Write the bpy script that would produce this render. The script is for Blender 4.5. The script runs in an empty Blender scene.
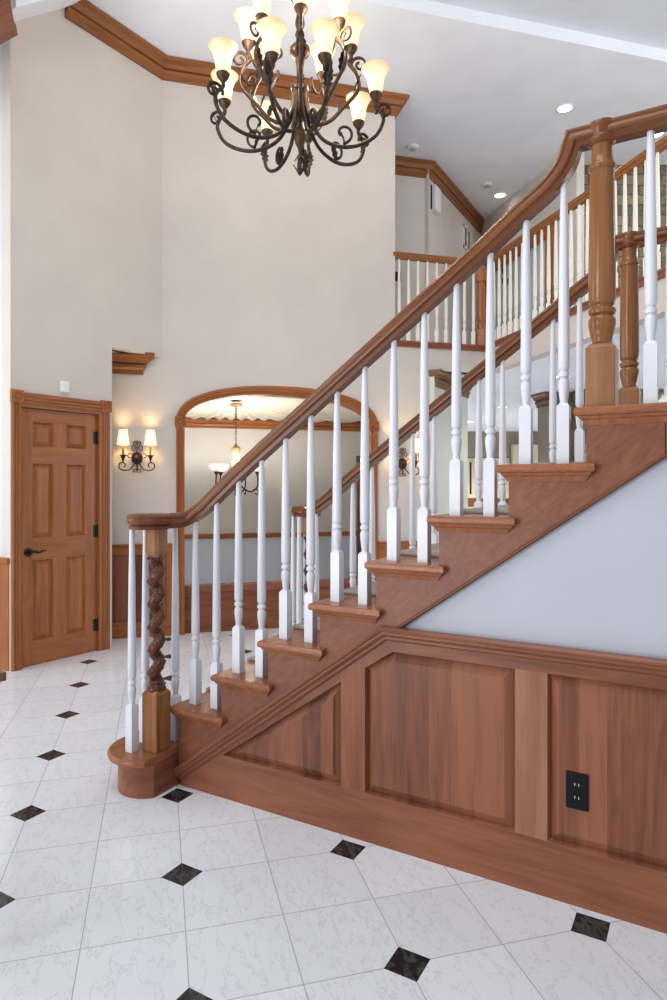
import bpy, bmesh, math, random
from mathutils import Vector, Matrix
random.seed(7)
S = bpy.context.scene
COL = S.collection
PI = math.pi
V = Vector

# ------------------------------------------------------------------ camera, world, light, exposure
CAM = V((1.77230, -2.23205, 1.36698))
YAW = 2.0947822
cd = bpy.data.cameras.new('camera'); cam = bpy.data.objects.new('camera', cd); COL.objects.link(cam)
cd.sensor_width = 36.0; cd.sensor_fit = 'AUTO'
cd.lens = 652.433 / 1000 * 36.0
cd.shift_y = -(500 - 485.96) / 1000
cd.clip_start = 0.05
cam.location = CAM
cam.rotation_euler = (PI / 2, 0, YAW - PI / 2)
S.camera = cam

S.view_settings.view_transform = 'Standard'
S.view_settings.look = 'None'
S.view_settings.gamma = 1
S.view_settings.use_curve_mapping = False
S.view_settings.exposure = 0.0

w = bpy.data.worlds.new('daylight'); S.world = w; w.use_nodes = True
wb = w.node_tree.nodes['Background']
wb.inputs[0].default_value = (0.93, 0.96, 1.0, 1); wb.inputs[1].default_value = 0.50


def area(name, loc, target, sx, sy, power, color=(1, 1, 1)):
    d = bpy.data.lights.new(name, 'AREA'); d.shape = 'RECTANGLE'; d.size = sx; d.size_y = sy
    d.energy = power; d.color = color
    o = bpy.data.objects.new(name, d); COL.objects.link(o); o.location = loc
    o.rotation_euler = (V(target) - V(loc)).to_track_quat('-Z', 'Y').to_euler()
    return o


def point(name, loc, power, color, r=0.03):
    d = bpy.data.lights.new(name, 'POINT'); d.energy = power; d.color = color; d.shadow_soft_size = r
    o = bpy.data.objects.new(name, d); COL.objects.link(o); o.location = loc
    return o


def spot(name, loc, power, color=(1, 0.95, 0.88), ang=120):
    d = bpy.data.lights.new(name, 'SPOT'); d.energy = power; d.color = color; d.spot_size = math.radians(ang)
    d.spot_blend = 0.6; d.shadow_soft_size = 0.06
    o = bpy.data.objects.new(name, d); COL.objects.link(o); o.location = loc
    return o


# daylight from the tall entry windows behind the camera and a window at the left, with added fills
area('entry_window_light', (-6.0, -13.0, 4.5), (-0.5, 2.0, 3.2), 5.0, 5.0, 620, (0.97, 0.98, 1))
area('low_ceiling_fill', (-1.8, -4.6, 0.35), (-0.8, -1.0, 5.2), 3.5, 2.0, 170, (0.98, 0.99, 1))  # added fill near the floor behind the camera, aimed up to brighten the ceiling
area('left_window_light', (-4.3, -1.8, 2.2), (1.0, 0.2, 1.4), 2.0, 2.6, 50, (0.97, 0.98, 1))
area('foreground_floor_fill', (0.6, -1.6, 5.1), (0.4, -0.6, 0.0), 2.4, 2.0, 70, (0.96, 0.98, 1))  # added overhead fill that brightens the foreground floor
area('gallery_ceiling_fill', (3.3, 2.6, 2.95), (-0.2, 3.4, 5.3), 1.6, 1.0, 55, (0.95, 0.97, 1))  # added fill just above the gallery floor, lifts the ceiling; not a window
area('upper_hall_fill', (4.6, 5.2, 4.0), (-0.8, 5.2, 4.4), 2.2, 2.0, 45, (1, 0.98, 0.95))  # fill added out of view at the right for the upper hall
area('lower_hall_fill', (5.0, 6.2, 1.5), (-0.8, 5.0, 1.5), 2.5, 2.0, 80, (1, 0.98, 0.95))  # unseen fill added to brighten the hall behind the stairs

# ------------------------------------------------------------------ materials


def new_mat(name):
    m = bpy.data.materials.new(name); m.use_nodes = True
    nt = m.node_tree
    return m, nt, nt.nodes['Principled BSDF'], nt.links.new


def paint(name, col, rough=0.6, bump=0.0, var=0.03):
    m, nt, b, L = new_mat(name)
    tc = nt.nodes.new('ShaderNodeTexCoord'); n = nt.nodes.new('ShaderNodeTexNoise')
    n.inputs['Scale'].default_value = 3.0; n.inputs['Detail'].default_value = 3
    L(tc.outputs['Object'], n.inputs['Vector'])
    r = nt.nodes.new('ShaderNodeValToRGB')
    r.color_ramp.elements[0].position = 0.3; r.color_ramp.elements[1].position = 0.7
    r.color_ramp.elements[0].color = [c * (1 - var) for c in col] + [1]
    r.color_ramp.elements[1].color = [min(1, c * (1 + var)) for c in col] + [1]
    L(n.outputs['Fac'], r.inputs[0]); L(r.outputs[0], b.inputs['Base Color'])
    b.inputs['Roughness'].default_value = rough
    return m


def wood(name, dark, light, rough=0.32, boards=0.0, grain=1.0, su=1.3, sv=11.0, dist=0.9):
    m, nt, b, L = new_mat(name)
    N = nt.nodes.new
    uv = N('ShaderNodeUVMap'); uv.uv_map = 'UVMap'
    oi = N('ShaderNodeObjectInfo')
    sep = N('ShaderNodeSeparateXYZ'); L(uv.outputs[0], sep.inputs[0])

    def math_(op, a, bv):
        x = N('ShaderNodeMath'); x.operation = op
        for i, q in enumerate((a, bv)):
            if q is None: continue
            if isinstance(q, (int, float)): x.inputs[i].default_value = q
            else: L(q, x.inputs[i])
        return x.outputs[0]
    rnd = math_('MULTIPLY', oi.outputs['Random'], 37.0)
    bz = rnd
    if boards:
        bi = math_('FLOOR', math_('DIVIDE', sep.outputs[1], boards), None)
        wn = N('ShaderNodeTexWhiteNoise'); wn.noise_dimensions = '2D'
        cb = N('ShaderNodeCombineXYZ'); L(bi, cb.inputs[0]); L(rnd, cb.inputs[1]); L(cb.outputs[0], wn.inputs['Vector'])
        bz = math_('ADD', rnd, math_('MULTIPLY', wn.outputs['Value'], 19.0))
    c = N('ShaderNodeCombineXYZ')
    L(math_('MULTIPLY', sep.outputs[0], su), c.inputs[0]); L(math_('MULTIPLY', sep.outputs[1], sv), c.inputs[1]); L(bz, c.inputs[2])
    n1 = N('ShaderNodeTexNoise'); n1.inputs['Scale'].default_value = 1.6; n1.inputs['Detail'].default_value = 6
    n1.inputs['Distortion'].default_value = dist
    L(c.outputs[0], n1.inputs['Vector'])
    c2 = N('ShaderNodeCombineXYZ')
    L(math_('MULTIPLY', sep.outputs[0], 5.0), c2.inputs[0]); L(math_('MULTIPLY', sep.outputs[1], 130.0), c2.inputs[1]); L(bz, c2.inputs[2])
    n2 = N('ShaderNodeTexNoise'); n2.inputs['Scale'].default_value = 1.0; n2.inputs['Detail'].default_value = 2
    L(c2.outputs[0], n2.inputs['Vector'])
    mixf = math_('ADD', math_('MULTIPLY', n1.outputs['Fac'], 0.70), math_('MULTIPLY', n2.outputs['Fac'], 0.30))
    if boards:
        mixf = math_('ADD', mixf, math_('MULTIPLY', math_('SUBTRACT', wn.outputs['Value'], 0.5), 0.40))
    else:
        mixf = math_('ADD', mixf, math_('MULTIPLY', math_('SUBTRACT', oi.outputs['Random'], 0.5), 0.10))
    r = N('ShaderNodeValToRGB')
    r.color_ramp.elements[0].position = 0.5 - 0.25 / grain; r.color_ramp.elements[1].position = 0.5 + 0.22 / grain
    r.color_ramp.elements[0].color = list(dark) + [1]; r.color_ramp.elements[1].color = list(light) + [1]
    L(mixf, r.inputs[0]); L(r.outputs[0], b.inputs['Base Color'])
    b.inputs['Roughness'].default_value = rough
    b.inputs['Specular IOR Level'].default_value = 0.28
    return m


def emissive(name, base, col, strength, rough=0.5):
    m, nt, b, L = new_mat(name)
    b.inputs['Base Color'].default_value = list(base) + [1]
    b.inputs['Emission Color'].default_value = list(col) + [1]
    b.inputs['Emission Strength'].default_value = strength
    b.inputs['Roughness'].default_value = rough
    return m


def metal(name, col, rough=0.4, var=0.5):
    m, nt, b, L = new_mat(name)
    tc = nt.nodes.new('ShaderNodeTexCoord'); n = nt.nodes.new('ShaderNodeTexNoise'); n.inputs['Scale'].default_value = 40
    L(tc.outputs['Object'], n.inputs['Vector'])
    r = nt.nodes.new('ShaderNodeValToRGB')
    r.color_ramp.elements[0].position = 0.3; r.color_ramp.elements[1].position = 0.75
    r.color_ramp.elements[0].color = [c * (1 - var) for c in col] + [1]
    r.color_ramp.elements[1].color = [c * (1 + var) for c in col] + [1]
    L(n.outputs['Fac'], r.inputs[0]); L(r.outputs[0], b.inputs['Base Color'])
    b.inputs['Metallic'].default_value = 0.6; b.inputs['Roughness'].default_value = rough
    return m


TILE = 0.60743; TX, TY = 0.16221, -0.50999


def floor_material():
    m, nt, b, L = new_mat('marble_tile')
    N = nt.nodes.new
    tc = N('ShaderNodeTexCoord'); sep = N('ShaderNodeSeparateXYZ'); L(tc.outputs['Object'], sep.inputs[0])

    def M(op, a, bv=None):
        x = N('ShaderNodeMath'); x.operation = op
        for i, q in enumerate((a, bv)):
            if q is None: continue
            if isinstance(q, (int, float)): x.inputs[i].default_value = q
            else: L(q, x.inputs[i])
        return x.outputs[0]
    c = math.sqrt(0.5)
    x = M('SUBTRACT', sep.outputs[0], TX); y = M('SUBTRACT', sep.outputs[1], TY)
    a = M('MULTIPLY', M('SUBTRACT', y, x), c); q = M('MULTIPLY', M('ADD', x, y), c)

    def cell(v, s):
        i = M('ROUND', M('DIVIDE', v, s)); return M('SUBTRACT', v, M('MULTIPLY', i, s))
    s = TILE / 2
    ga = M('ABSOLUTE', cell(a, s)); gb = M('ABSOLUTE', cell(q, s))
    grout = M('LESS_THAN', M('MINIMUM', ga, gb), 0.0016)
    da = cell(a, TILE); db = cell(q, TILE)
    px = M('ABSOLUTE', M('MULTIPLY', M('SUBTRACT', db, da), c)); py = M('ABSOLUTE', M('MULTIPLY', M('ADD', da, db), c))
    black = M('LESS_THAN', M('MAXIMUM', px, py), 0.0505)
    # tile id for tone
    ia = M('FLOOR', M('DIVIDE', a, s)); ib = M('FLOOR', M('DIVIDE', q, s))
    cb = N('ShaderNodeCombineXYZ'); L(ia, cb.inputs[0]); L(ib, cb.inputs[1])
    wn = N('ShaderNodeTexWhiteNoise'); wn.noise_dimensions = '2D'; L(cb.outputs[0], wn.inputs['Vector'])
    cv = N('ShaderNodeCombineXYZ')
    L(M('MULTIPLY', a, 0.7), cv.inputs[0]); L(M('MULTIPLY', q, 1.6), cv.inputs[1]); L(M('MULTIPLY', wn.outputs['Value'], 21), cv.inputs[2])
    n1 = N('ShaderNodeTexNoise'); n1.inputs['Scale'].default_value = 9; n1.inputs['Detail'].default_value = 10; n1.inputs['Roughness'].default_value = 0.65; n1.inputs['Distortion'].default_value = 0.25
    L(cv.outputs[0], n1.inputs['Vector'])
    vein = M('ABSOLUTE', M('SUBTRACT', n1.outputs['Fac'], 0.5))
    r = N('ShaderNodeValToRGB')
    r.color_ramp.elements[0].position = 0.0; r.color_ramp.elements[0].color = (0.60, 0.61, 0.64, 1)
    r.color_ramp.elements[1].position = 0.010; r.color_ramp.elements[1].color = (0.80, 0.83, 0.89, 1)
    L(vein, r.inputs[0])
    tone = M('ADD', 0.96, M('MULTIPLY', wn.outputs['Value'], 0.08))
    mt = N('ShaderNodeMixRGB'); mt.blend_type = 'MULTIPLY'; mt.inputs[0].default_value = 1
    L(r.outputs[0], mt.inputs[1]); L(tone, mt.inputs[2])
    mg = N('ShaderNodeMixRGB'); L(grout, mg.inputs[0]); L(mt.outputs[0], mg.inputs[1]); mg.inputs[2].default_value = (0.44, 0.44, 0.45, 1)
    rb = N('ShaderNodeValToRGB')
    rb.color_ramp.elements[0].color = (0.06, 0.065, 0.07, 1); rb.color_ramp.elements[0].position = 0.0
    rb.color_ramp.elements[1].color = (0.012, 0.013, 0.016, 1); rb.color_ramp.elements[1].position = 0.06
    L(vein, rb.inputs[0])
    mb = N('ShaderNodeMixRGB'); L(black, mb.inputs[0]); L(mg.outputs[0], mb.inputs[1]); L(rb.outputs[0], mb.inputs[2])
    L(mb.outputs[0], b.inputs['Base Color'])
    b.inputs['Roughness'].default_value = 0.13
    b.inputs['Specular IOR Level'].default_value = 0.45
    return m


def stone_material():
    m, nt, b, L = new_mat('ledge_stone')
    N = nt.nodes.new
    uv = N('ShaderNodeUVMap'); uv.uv_map = 'UVMap'
    nz = N('ShaderNodeTexNoise'); nz.inputs['Scale'].default_value = 5; L(uv.outputs[0], nz.inputs['Vector'])
    mx = N('ShaderNodeMixRGB'); mx.inputs[0].default_value = 0.07; L(uv.outputs[0], mx.inputs[1]); L(nz.outputs['Color'], mx.inputs[2])
    br = N('ShaderNodeTexBrick'); L(mx.outputs[0], br.inputs['Vector'])
    br.inputs['Scale'].default_value = 2.6; br.inputs['Mortar Size'].default_value = 0.016
    br.inputs['Brick Width'].default_value = 1.05; br.inputs['Row Height'].default_value = 0.30; br.squash = 0.55; br.squash_frequency = 3
    br.inputs['Color1'].default_value = (0.27, 0.215, 0.14, 1); br.inputs['Color2'].default_value = (0.115, 0.105, 0.075, 1)
    br.inputs['Mortar'].default_value = (0.08, 0.07, 0.052, 1)
    n2 = N('ShaderNodeTexNoise'); n2.inputs['Scale'].default_value = 14; L(uv.outputs[0], n2.inputs['Vector'])
    m2 = N('ShaderNodeMixRGB'); m2.blend_type = 'OVERLAY'; m2.inputs[0].default_value = 0.6
    L(br.outputs['Color'], m2.inputs[1]); L(n2.outputs['Fac'], m2.inputs[2])
    L(m2.outputs[0], b.inputs['Base Color']); b.inputs['Roughness'].default_value = 0.9
    bp = N('ShaderNodeBump'); bp.inputs['Strength'].default_value = 0.6; bp.inputs['Distance'].default_value = 0.02
    L(br.outputs['Fac'], bp.inputs['Height']); bp.invert = True; L(bp.outputs[0], b.inputs['Normal'])
    return m


MT = {}
MT['floor'] = floor_material()
MT['stone'] = stone_material()
MT['wall'] = paint('cream_wall_paint', (0.62, 0.565, 0.515))
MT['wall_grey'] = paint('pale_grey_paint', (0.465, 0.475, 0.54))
MT['wall_recess'] = paint('bluish_white_paint', (0.62, 0.645, 0.67))
MT['wall_dining'] = paint('dining_wall_paint', (0.60, 0.585, 0.56))
MT['wall_dado'] = paint('blue_grey_dado_paint', (0.60, 0.65, 0.74))
MT['wall_sage'] = paint('sage_paint', (0.60, 0.62, 0.54))
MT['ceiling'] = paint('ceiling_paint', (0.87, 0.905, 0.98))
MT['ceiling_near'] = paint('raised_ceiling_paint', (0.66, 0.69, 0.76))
MT['white'] = paint('white_gloss_paint', (0.69, 0.70, 0.76), 0.3, var=0.01)
MT['cream_white'] = paint('ivory_gloss_paint', (0.78, 0.74, 0.65), 0.35, var=0.01)
MT['taupe'] = paint('taupe_paint', (0.30, 0.25, 0.19))
MT['cabinet'] = paint('cream_cabinet_paint', (0.72, 0.64, 0.48), 0.4)
MT['plastic'] = paint('white_plastic', (0.8, 0.8, 0.8), 0.4, var=0.01)
MT['black'] = paint('black_plastic', (0.006, 0.006, 0.009), 0.30)
MT['black'].node_tree.nodes['Principled BSDF'].inputs['Specular IOR Level'].default_value = 0.2
MT['blackmetal'] = metal('oil_rubbed_bronze', (0.03, 0.024, 0.022), 0.4)
MT['bronze'] = metal('antique_bronze', (0.088, 0.047, 0.026), 0.48)
MT['darkbronze'] = metal('dark_bronze', (0.045, 0.029, 0.021), 0.5)
MT['brass'] = metal('aged_brass', (0.30, 0.19, 0.08), 0.4)
MT['cloth'] = paint('ivory_fabric', (0.74, 0.68, 0.58), 0.9)
MT['carpet'] = paint('grey_brown_carpet', (0.42, 0.385, 0.34), 1.0, var=0.35)
MT['oak'] = paint('golden_counter', (0.60, 0.38, 0.16), 0.4)
CH_D, CH_L = (0.135, 0.042, 0.022), (0.300, 0.110, 0.058)
MT['cherry'] = wood('cherry_wood', CH_D, CH_L, 0.34)
MT['panel'] = wood('cherry_panel_boards', (0.118, 0.040, 0.023), (0.282, 0.104, 0.056), 0.38, boards=0.085, grain=1.15)
MT['stile'] = wood('light_cherry', (0.20, 0.082, 0.043), (0.36, 0.165, 0.090), 0.36)
MT['tread'] = wood('cherry_tread', (0.19, 0.064, 0.030), (0.38, 0.145, 0.070), 0.25)
MT['rail'] = wood('cherry_handrail', (0.092, 0.029, 0.012), (0.235, 0.085, 0.033), 0.26)
MT['newel'] = wood('cherry_newel', (0.13, 0.046, 0.016), (0.36, 0.160, 0.062), 0.16)
MT['block'] = wood('newel_block', (0.19, 0.080, 0.033), (0.37, 0.180, 0.088), 0.28)
MT['twist'] = wood('dark_carved_cherry', (0.036, 0.012, 0.007), (0.14, 0.050, 0.025), 0.20)
MT['door'] = wood('orange_cherry', (0.215, 0.064, 0.018), (0.42, 0.152, 0.050), 0.33)
MT['crown'] = wood('honey_cherry', (0.17, 0.056, 0.016), (0.33, 0.125, 0.040), 0.38)
MT['walnut'] = wood('walnut_brown', (0.10, 0.05, 0.025), (0.26, 0.14, 0.07), 0.35)
MT['figured'] = wood('figured_cherry', (0.150, 0.050, 0.029), (0.270, 0.100, 0.056), 0.36, su=5.0, sv=9.0, dist=2.6)
MT['can'] = emissive('can_light_glow', (1, 1, 1), (1.0, 0.97, 0.92), 6.0)
MT['kcan'] = emissive('kitchen_can_glow', (1, 1, 1), (1.0, 0.96, 0.9), 4.0)


def shade_material(name, z0, z1, hot, cool, s_hot, s_cool):
    """lit glass: brightest near the bulb in its lower half, amber at the flared lip"""
    m, nt, b, L = new_mat(name)
    N = nt.nodes.new
    tc = N('ShaderNodeTexCoord'); sp = N('ShaderNodeSeparateXYZ'); L(tc.outputs['Object'], sp.inputs[0])
    mr = N('ShaderNodeMapRange'); mr.inputs['From Min'].default_value = z0; mr.inputs['From Max'].default_value = z1
    L(sp.outputs[2], mr.inputs['Value'])
    r = N('ShaderNodeValToRGB')
    e = r.color_ramp.elements
    e[0].position = 0.0; e[0].color = [c * s_hot * 0.8 for c in hot] + [1]
    e[1].position = 1.0; e[1].color = [c * s_cool for c in cool] + [1]
    k = e.new(0.50); k.color = [c * s_hot for c in hot] + [1]
    L(mr.outputs[0], r.inputs[0])
    L(r.outputs[0], b.inputs['Emission Color']); b.inputs['Emission Strength'].default_value = 1.0
    b.inputs['Base Color'].default_value = (0.55, 0.42, 0.24, 1); b.inputs['Roughness'].default_value = 0.35
    return m


MT['shade'] = shade_material('amber_lit_glass', 0.0, 0.2, (1.0, 0.86, 0.56), (0.60, 0.36, 0.13), 1.0, 0.42)
MT['sshade'] = shade_material('lit_fabric_shade', 0.0, 0.145, (1.0, 0.93, 0.78), (1.0, 0.88, 0.66), 1.1, 0.8)
MT['bowl'] = shade_material('lit_white_glass', -0.02, 0.09, (1.0, 0.97, 0.90), (0.9, 0.86, 0.78), 1.0, 0.7)

# ------------------------------------------------------------------ mesh builder


class MB:
    def __init__(s): s.v = []; s.f = []; s.uv = []

    def add(s, verts, faces, uvs=None, grain=None):
        base = len(s.v); off = random.uniform(0, 5)
        verts = [V(p) for p in verts]
        s.v += verts
        for f in faces:
            s.f.append([base + i for i in f])
            if uvs is not None:
                if callable(uvs): s.uv.append([uvs(i, f) for i in f])
                else: s.uv.append([(uvs[i][0] + off, uvs[i][1] + off) for i in f])
            else:
                g = V(grain) if grain is not None else V((0, 0, 1))
                g = g.normalized()
                ps = [verts[i] for i in f]
                n = V((0, 0, 0))
                for i in range(len(ps)):
                    n += (ps[i] - ps[0]).cross(ps[(i + 1) % len(ps)] - ps[0])
                n = n.normalized() if n.length > 1e-12 else V((0, 0, 1))
                t = n.cross(g)
                if t.length < 0.2:
                    g2 = n.orthogonal().normalized(); t = n.cross(g2); gg = g2
                else: gg = g
                t.normalize()
                s.uv.append([(p.dot(gg) + off, p.dot(t) + off) for p in ps])
        return s

    def box(s, p0, p1, fr=None, grain=None):
        a, b = p0, p1
        vs = [V((x, y, z)) for x in (a[0], b[0]) for y in (a[1], b[1]) for z in (a[2], b[2])]
        if fr: vs = [fr(*p) for p in vs]
        fs = [(0, 1, 3, 2), (4, 6, 7, 5), (0, 4, 5, 1), (2, 3, 7, 6), (0, 2, 6, 4), (1, 5, 7, 3)]
        if grain is None:
            d = [abs(b[i] - a[i]) for i in range(3)]; k = d.index(max(d)); e = [0, 0, 0]; e[k] = 1
            g = (fr(*e) - fr(0, 0, 0)) if fr else V(e)
        else: g = grain
        return s.add(vs, fs, grain=g)

    def prism(s, poly, fr, o0, o1, grain=None):
        """polygon (a, z) in frame fr(a, off, z), extruded from o0 to o1"""
        n = len(poly)
        vs = [fr(a, o0, z) for a, z in poly] + [fr(a, o1, z) for a, z in poly]
        fs = [tuple(range(n)), tuple(range(2 * n - 1, n - 1, -1))] + [(i, (i + 1) % n, n + (i + 1) % n, n + i) for i in range(n)]
        return s.add(vs, fs, grain=grain)

    def slab(s, poly, z0, z1, grain=None):
        n = len(poly)
        vs = [V((x, y, z0)) for x, y in poly] + [V((x, y, z1)) for x, y in poly]
        fs = [tuple(range(n)), tuple(range(2 * n - 1, n - 1, -1))] + [(i, (i + 1) % n, n + (i + 1) % n, n + i) for i in range(n)]
        return s.add(vs, fs, grain=grain or (1, 0, 0))

    def lathe(s, prof, at=(0, 0, 0), segs=16, M=None, cap=True, arc=None, squash=(1, 1)):
        at = V(at); vs = []; uv = []; fs = []
        for r, z in prof:
            for k in range(segs):
                t = 2 * PI * k / segs
                p = V((r * math.cos(t) * squash[0], r * math.sin(t) * squash[1], z))
                vs.append((M @ p if M else p) + at); uv.append((z, t * 0.05))
        n = len(prof)
        for i in range(n - 1):
            for k in range(segs):
                k2 = (k + 1) % segs
                fs.append((i * segs + k, i * segs + k2, (i + 1) * segs + k2, (i + 1) * segs + k))
        if cap:
            fs.append(tuple(range(segs - 1, -1, -1))); fs.append(tuple((n - 1) * segs + k for k in range(segs)))
        return s.add(vs, fs, uvs=uv)

    def tube(s, pts, rad, segs=8, flat=None):
        pts = [V(p) for p in pts]; n = len(pts)
        if not hasattr(rad, '__len__'): rad = [rad] * n
        vs = []; uv = []; fs = []; L = 0; up = None
        for i, p in enumerate(pts):
            t = (pts[min(i + 1, n - 1)] - pts[max(i - 1, 0)])
            t = t.normalized() if t.length > 1e-9 else V((0, 0, 1))
            if up is None: up = t.orthogonal().normalized()
            up = (up - t * up.dot(t)); up = up.normalized() if up.length > 1e-6 else t.orthogonal().normalized()
            sd = t.cross(up)
            if i: L += (p - pts[i - 1]).length
            for k in range(segs):
                a = 2 * PI * k / segs
                vs.append(p + (up * math.cos(a) + sd * math.sin(a)) * rad[i]); uv.append((L, a * rad[i]))
        for i in range(n - 1):
            for k in range(segs):
                k2 = (k + 1) % segs
                fs.append((i * segs + k, i * segs + k2, (i + 1) * segs + k2, (i + 1) * segs + k))
        fs.append(tuple(range(segs - 1, -1, -1))); fs.append(tuple((n - 1) * segs + k for k in range(segs)))
        return s.add(vs, fs, uvs=uv)

    def sweep(s, pts, prof, N=None, closed_prof=True, caps=True):
        """profile (a, b): N given -> a along N, b along T x N (mitred in the plane normal to N);
        no N -> a to the left of travel (horizontal), b up"""
        pts = [V(p) for p in pts]; n = len(pts); m = len(prof)
        vs = []; uv = []; fs = []; L = 0
        pl = [0]
        for i in range(m): pl.append(pl[-1] + (V(prof[(i + 1) % m]) - V(prof[i])).length)
        for i, p in enumerate(pts):
            T0 = (pts[i] - pts[i - 1]).normalized() if i else None
            T1 = (pts[i + 1] - pts[i]).normalized() if i < n - 1 else None
            if T0 is None: T0 = T1
            if T1 is None: T1 = T0
            T = (T0 + T1).normalized(); ch = max(0.3, T.dot(T0))
            if N is not None:
                A = V(N); B = T.cross(A).normalized() / ch
            else:
                h0 = V((T0.x, T0.y, 0)); h1 = V((T1.x, T1.y, 0))
                h = V((T.x, T.y, 0)).normalized()
                A = V((-h.y, h.x, 0)); B = T.cross(A).normalized()
                if h0.length > 1e-4 and h1.length > 1e-4:
                    c = max(0.3, h.dot(h0.normalized())); A = A / c
                    B = B / max(0.3, min(1, ch / c))
            if i: L += (p - pts[i - 1]).length
            for k, (a, b) in enumerate(prof):
                vs.append(p + A * a + B * b); uv.append((L, pl[k]))
        for i in range(n - 1):
            for k in range(m if closed_prof else m - 1):
                k2 = (k + 1) % m
                fs.append((i * m + k, i * m + k2, (i + 1) * m + k2, (i + 1) * m + k))
        if caps:
            fs.append(tuple(range(m - 1, -1, -1))); fs.append(tuple((n - 1) * m + k for k in range(m)))
        return s.add(vs, fs, uvs=uv)

    def mesh(s, name, mat, off=V((0, 0, 0)), smooth=None):
        me = bpy.data.meshes.new(name)
        me.from_pydata([tuple(p - off) for p in s.v], [], s.f)
        uvl = me.uv_layers.new(name='UVMap'); k = 0
        flat = []
        for u in s.uv:
            for q in u: flat += [q[0], q[1]]
        uvl.data.foreach_set('uv', flat)
        bm = bmesh.new(); bm.from_mesh(me)
        bmesh.ops.recalc_face_normals(bm, faces=bm.faces)
        bm.to_mesh(me); bm.free()
        me.materials.append(mat)
        if smooth is not None:
            me.shade_smooth()
            me.set_sharp_from_angle(angle=math.radians(smooth))
        me.update()
        return me


WL = {}   # world location of every object built (none is rotated unless noted)


def link(name, me, parent=None, loc=(0, 0, 0)):
    o = bpy.data.objects.new(name, me); COL.objects.link(o)
    loc = V(loc)
    if parent is not None:
        o.parent = parent; o.location = loc - WL[parent.name]
    else: o.location = loc
    WL[o.name] = loc
    return o


def build(name, mb, mat, parent=None, loc=None, smooth=None, bevel=0):
    """mb holds world coordinates; the object's origin is put at loc (default: the parent's)"""
    if loc is None: loc = WL[parent.name] if parent is not None else V((0, 0, 0))
    loc = V(loc)
    o = link(name, mb.mesh(name, MT[mat], loc, smooth), parent, loc)
    if bevel:
        b = o.modifiers.new('edge', 'BEVEL'); b.width = bevel; b.segments = 2; b.limit_method = 'ANGLE'; b.angle_limit = math.radians(40)
    return o


def thing(name, label, cat, loc=(0, 0, 0), group=None):
    o = bpy.data.objects.new(name, None); COL.objects.link(o); o.location = loc; WL[o.name] = V(loc)
    o.empty_display_size = 0.05
    return tag(o, label, cat, group)


def tag(o, label, cat, group=None, kind=None):
    o['label'] = label; o['category'] = cat
    if group: o['group'] = group
    if kind: o['kind'] = kind
    return o


def struct(o, label, cat):
    o['kind'] = 'structure'
    return tag(o, label, cat)


# ------------------------------------------------------------------ frames
c45 = math.sqrt(0.5)
A0 = V((-2.859, 1.840, 0))          # arch wall: al along (c,c), off towards the camera side (c,-c)


def AW(al, off, z): return A0 + V((c45, c45, 0)) * al + V((c45, -c45, 0)) * off + V((0, 0, z))


P1 = V((-2.69, 0.745, 0)); P2 = V((-2.56, 2.139, 0))
DD = (P2 - P1).normalized(); DN = V((DD.y, -DD.x, 0))


def DW(s, off, z): return P1 + DD * s + DN * off + V((0, 0, z))   # door wall


def XZ(a, off, z): return V((a, -off, z))                          # stair wall: off towards the camera
GC = AW(3.675, 0, 0)


def GR(s, off, z): return GC + V((c45, -c45, 0)) * s + V((-c45, -c45, 0)) * off + V((0, 0, z))  # gallery, near run


def YZ(a, off, z): return V((-0.65 + off, a, z))


H1 = 2.54      # hall ceiling
H2 = 5.24      # foyer ceiling

# ------------------------------------------------------------------ floor and walls
mb = MB().slab([(-7, -5), (7, -5), (7, 17), (-7, 17)], -0.1, 0.0)
struct(build('floor', mb, 'floor'), 'white marble tile floor with small black square insets', 'floor')

# door wall (lower part with the door opening, then the header over the hall opening)
mb = MB()
S0, S1, SE, SC = 0.055, 0.750, 0.866, 1.405
mb.box((-0.008, -0.14, 0), (S0, 0, 1.98), DW).box((S1, -0.14, 0), (SE, 0, 1.98), DW)
mb.box((-0.008, -0.14, 1.98), (SE, 0, 5.35), DW).box((SE, -0.14, H1), (SC, 0, 5.35), DW)
struct(build('wall_left', mb, 'wall'), 'cream wall with the six panel door', 'wall')
# return wall at its left end (recess)
mb = MB().box((-4.4, 0.748, 0), (-2.80, 0.80, 5.3))
struct(build('wall_recess', mb, 'wall_recess'), 'pale wall at the left edge beside the door casing', 'wall')
mb = MB().box((-4.4, 0.73, 0), (-2.705, 0.748, 0.79), grain=(0, 0, 1))
mb.box((-4.4, 0.715, 0.79), (-2.70, 0.748, 0.835))
struct(build('wainscot_recess', mb, 'door', bevel=0.004), 'cherry wainscot at the left edge beside the door casing', 'wainscot')

# arch wall: opening with a flattened arch
AL0, AL1 = 0.590, 2.450
ACX, AHW, ASP, ARISE = (AL0 + AL1) / 2, (AL1 - AL0) / 2, 1.955, 0.296


def arch_pt(t, hw, rise, n=2.3):
    """t 0..1 from the left spring to the right one"""
    a = PI * (1 - t); ca, sa = math.cos(a), math.sin(a)
    return (ACX + hw * math.copysign(abs(ca) ** (2 / n), ca), ASP + rise * abs(sa) ** (2 / n))


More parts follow.
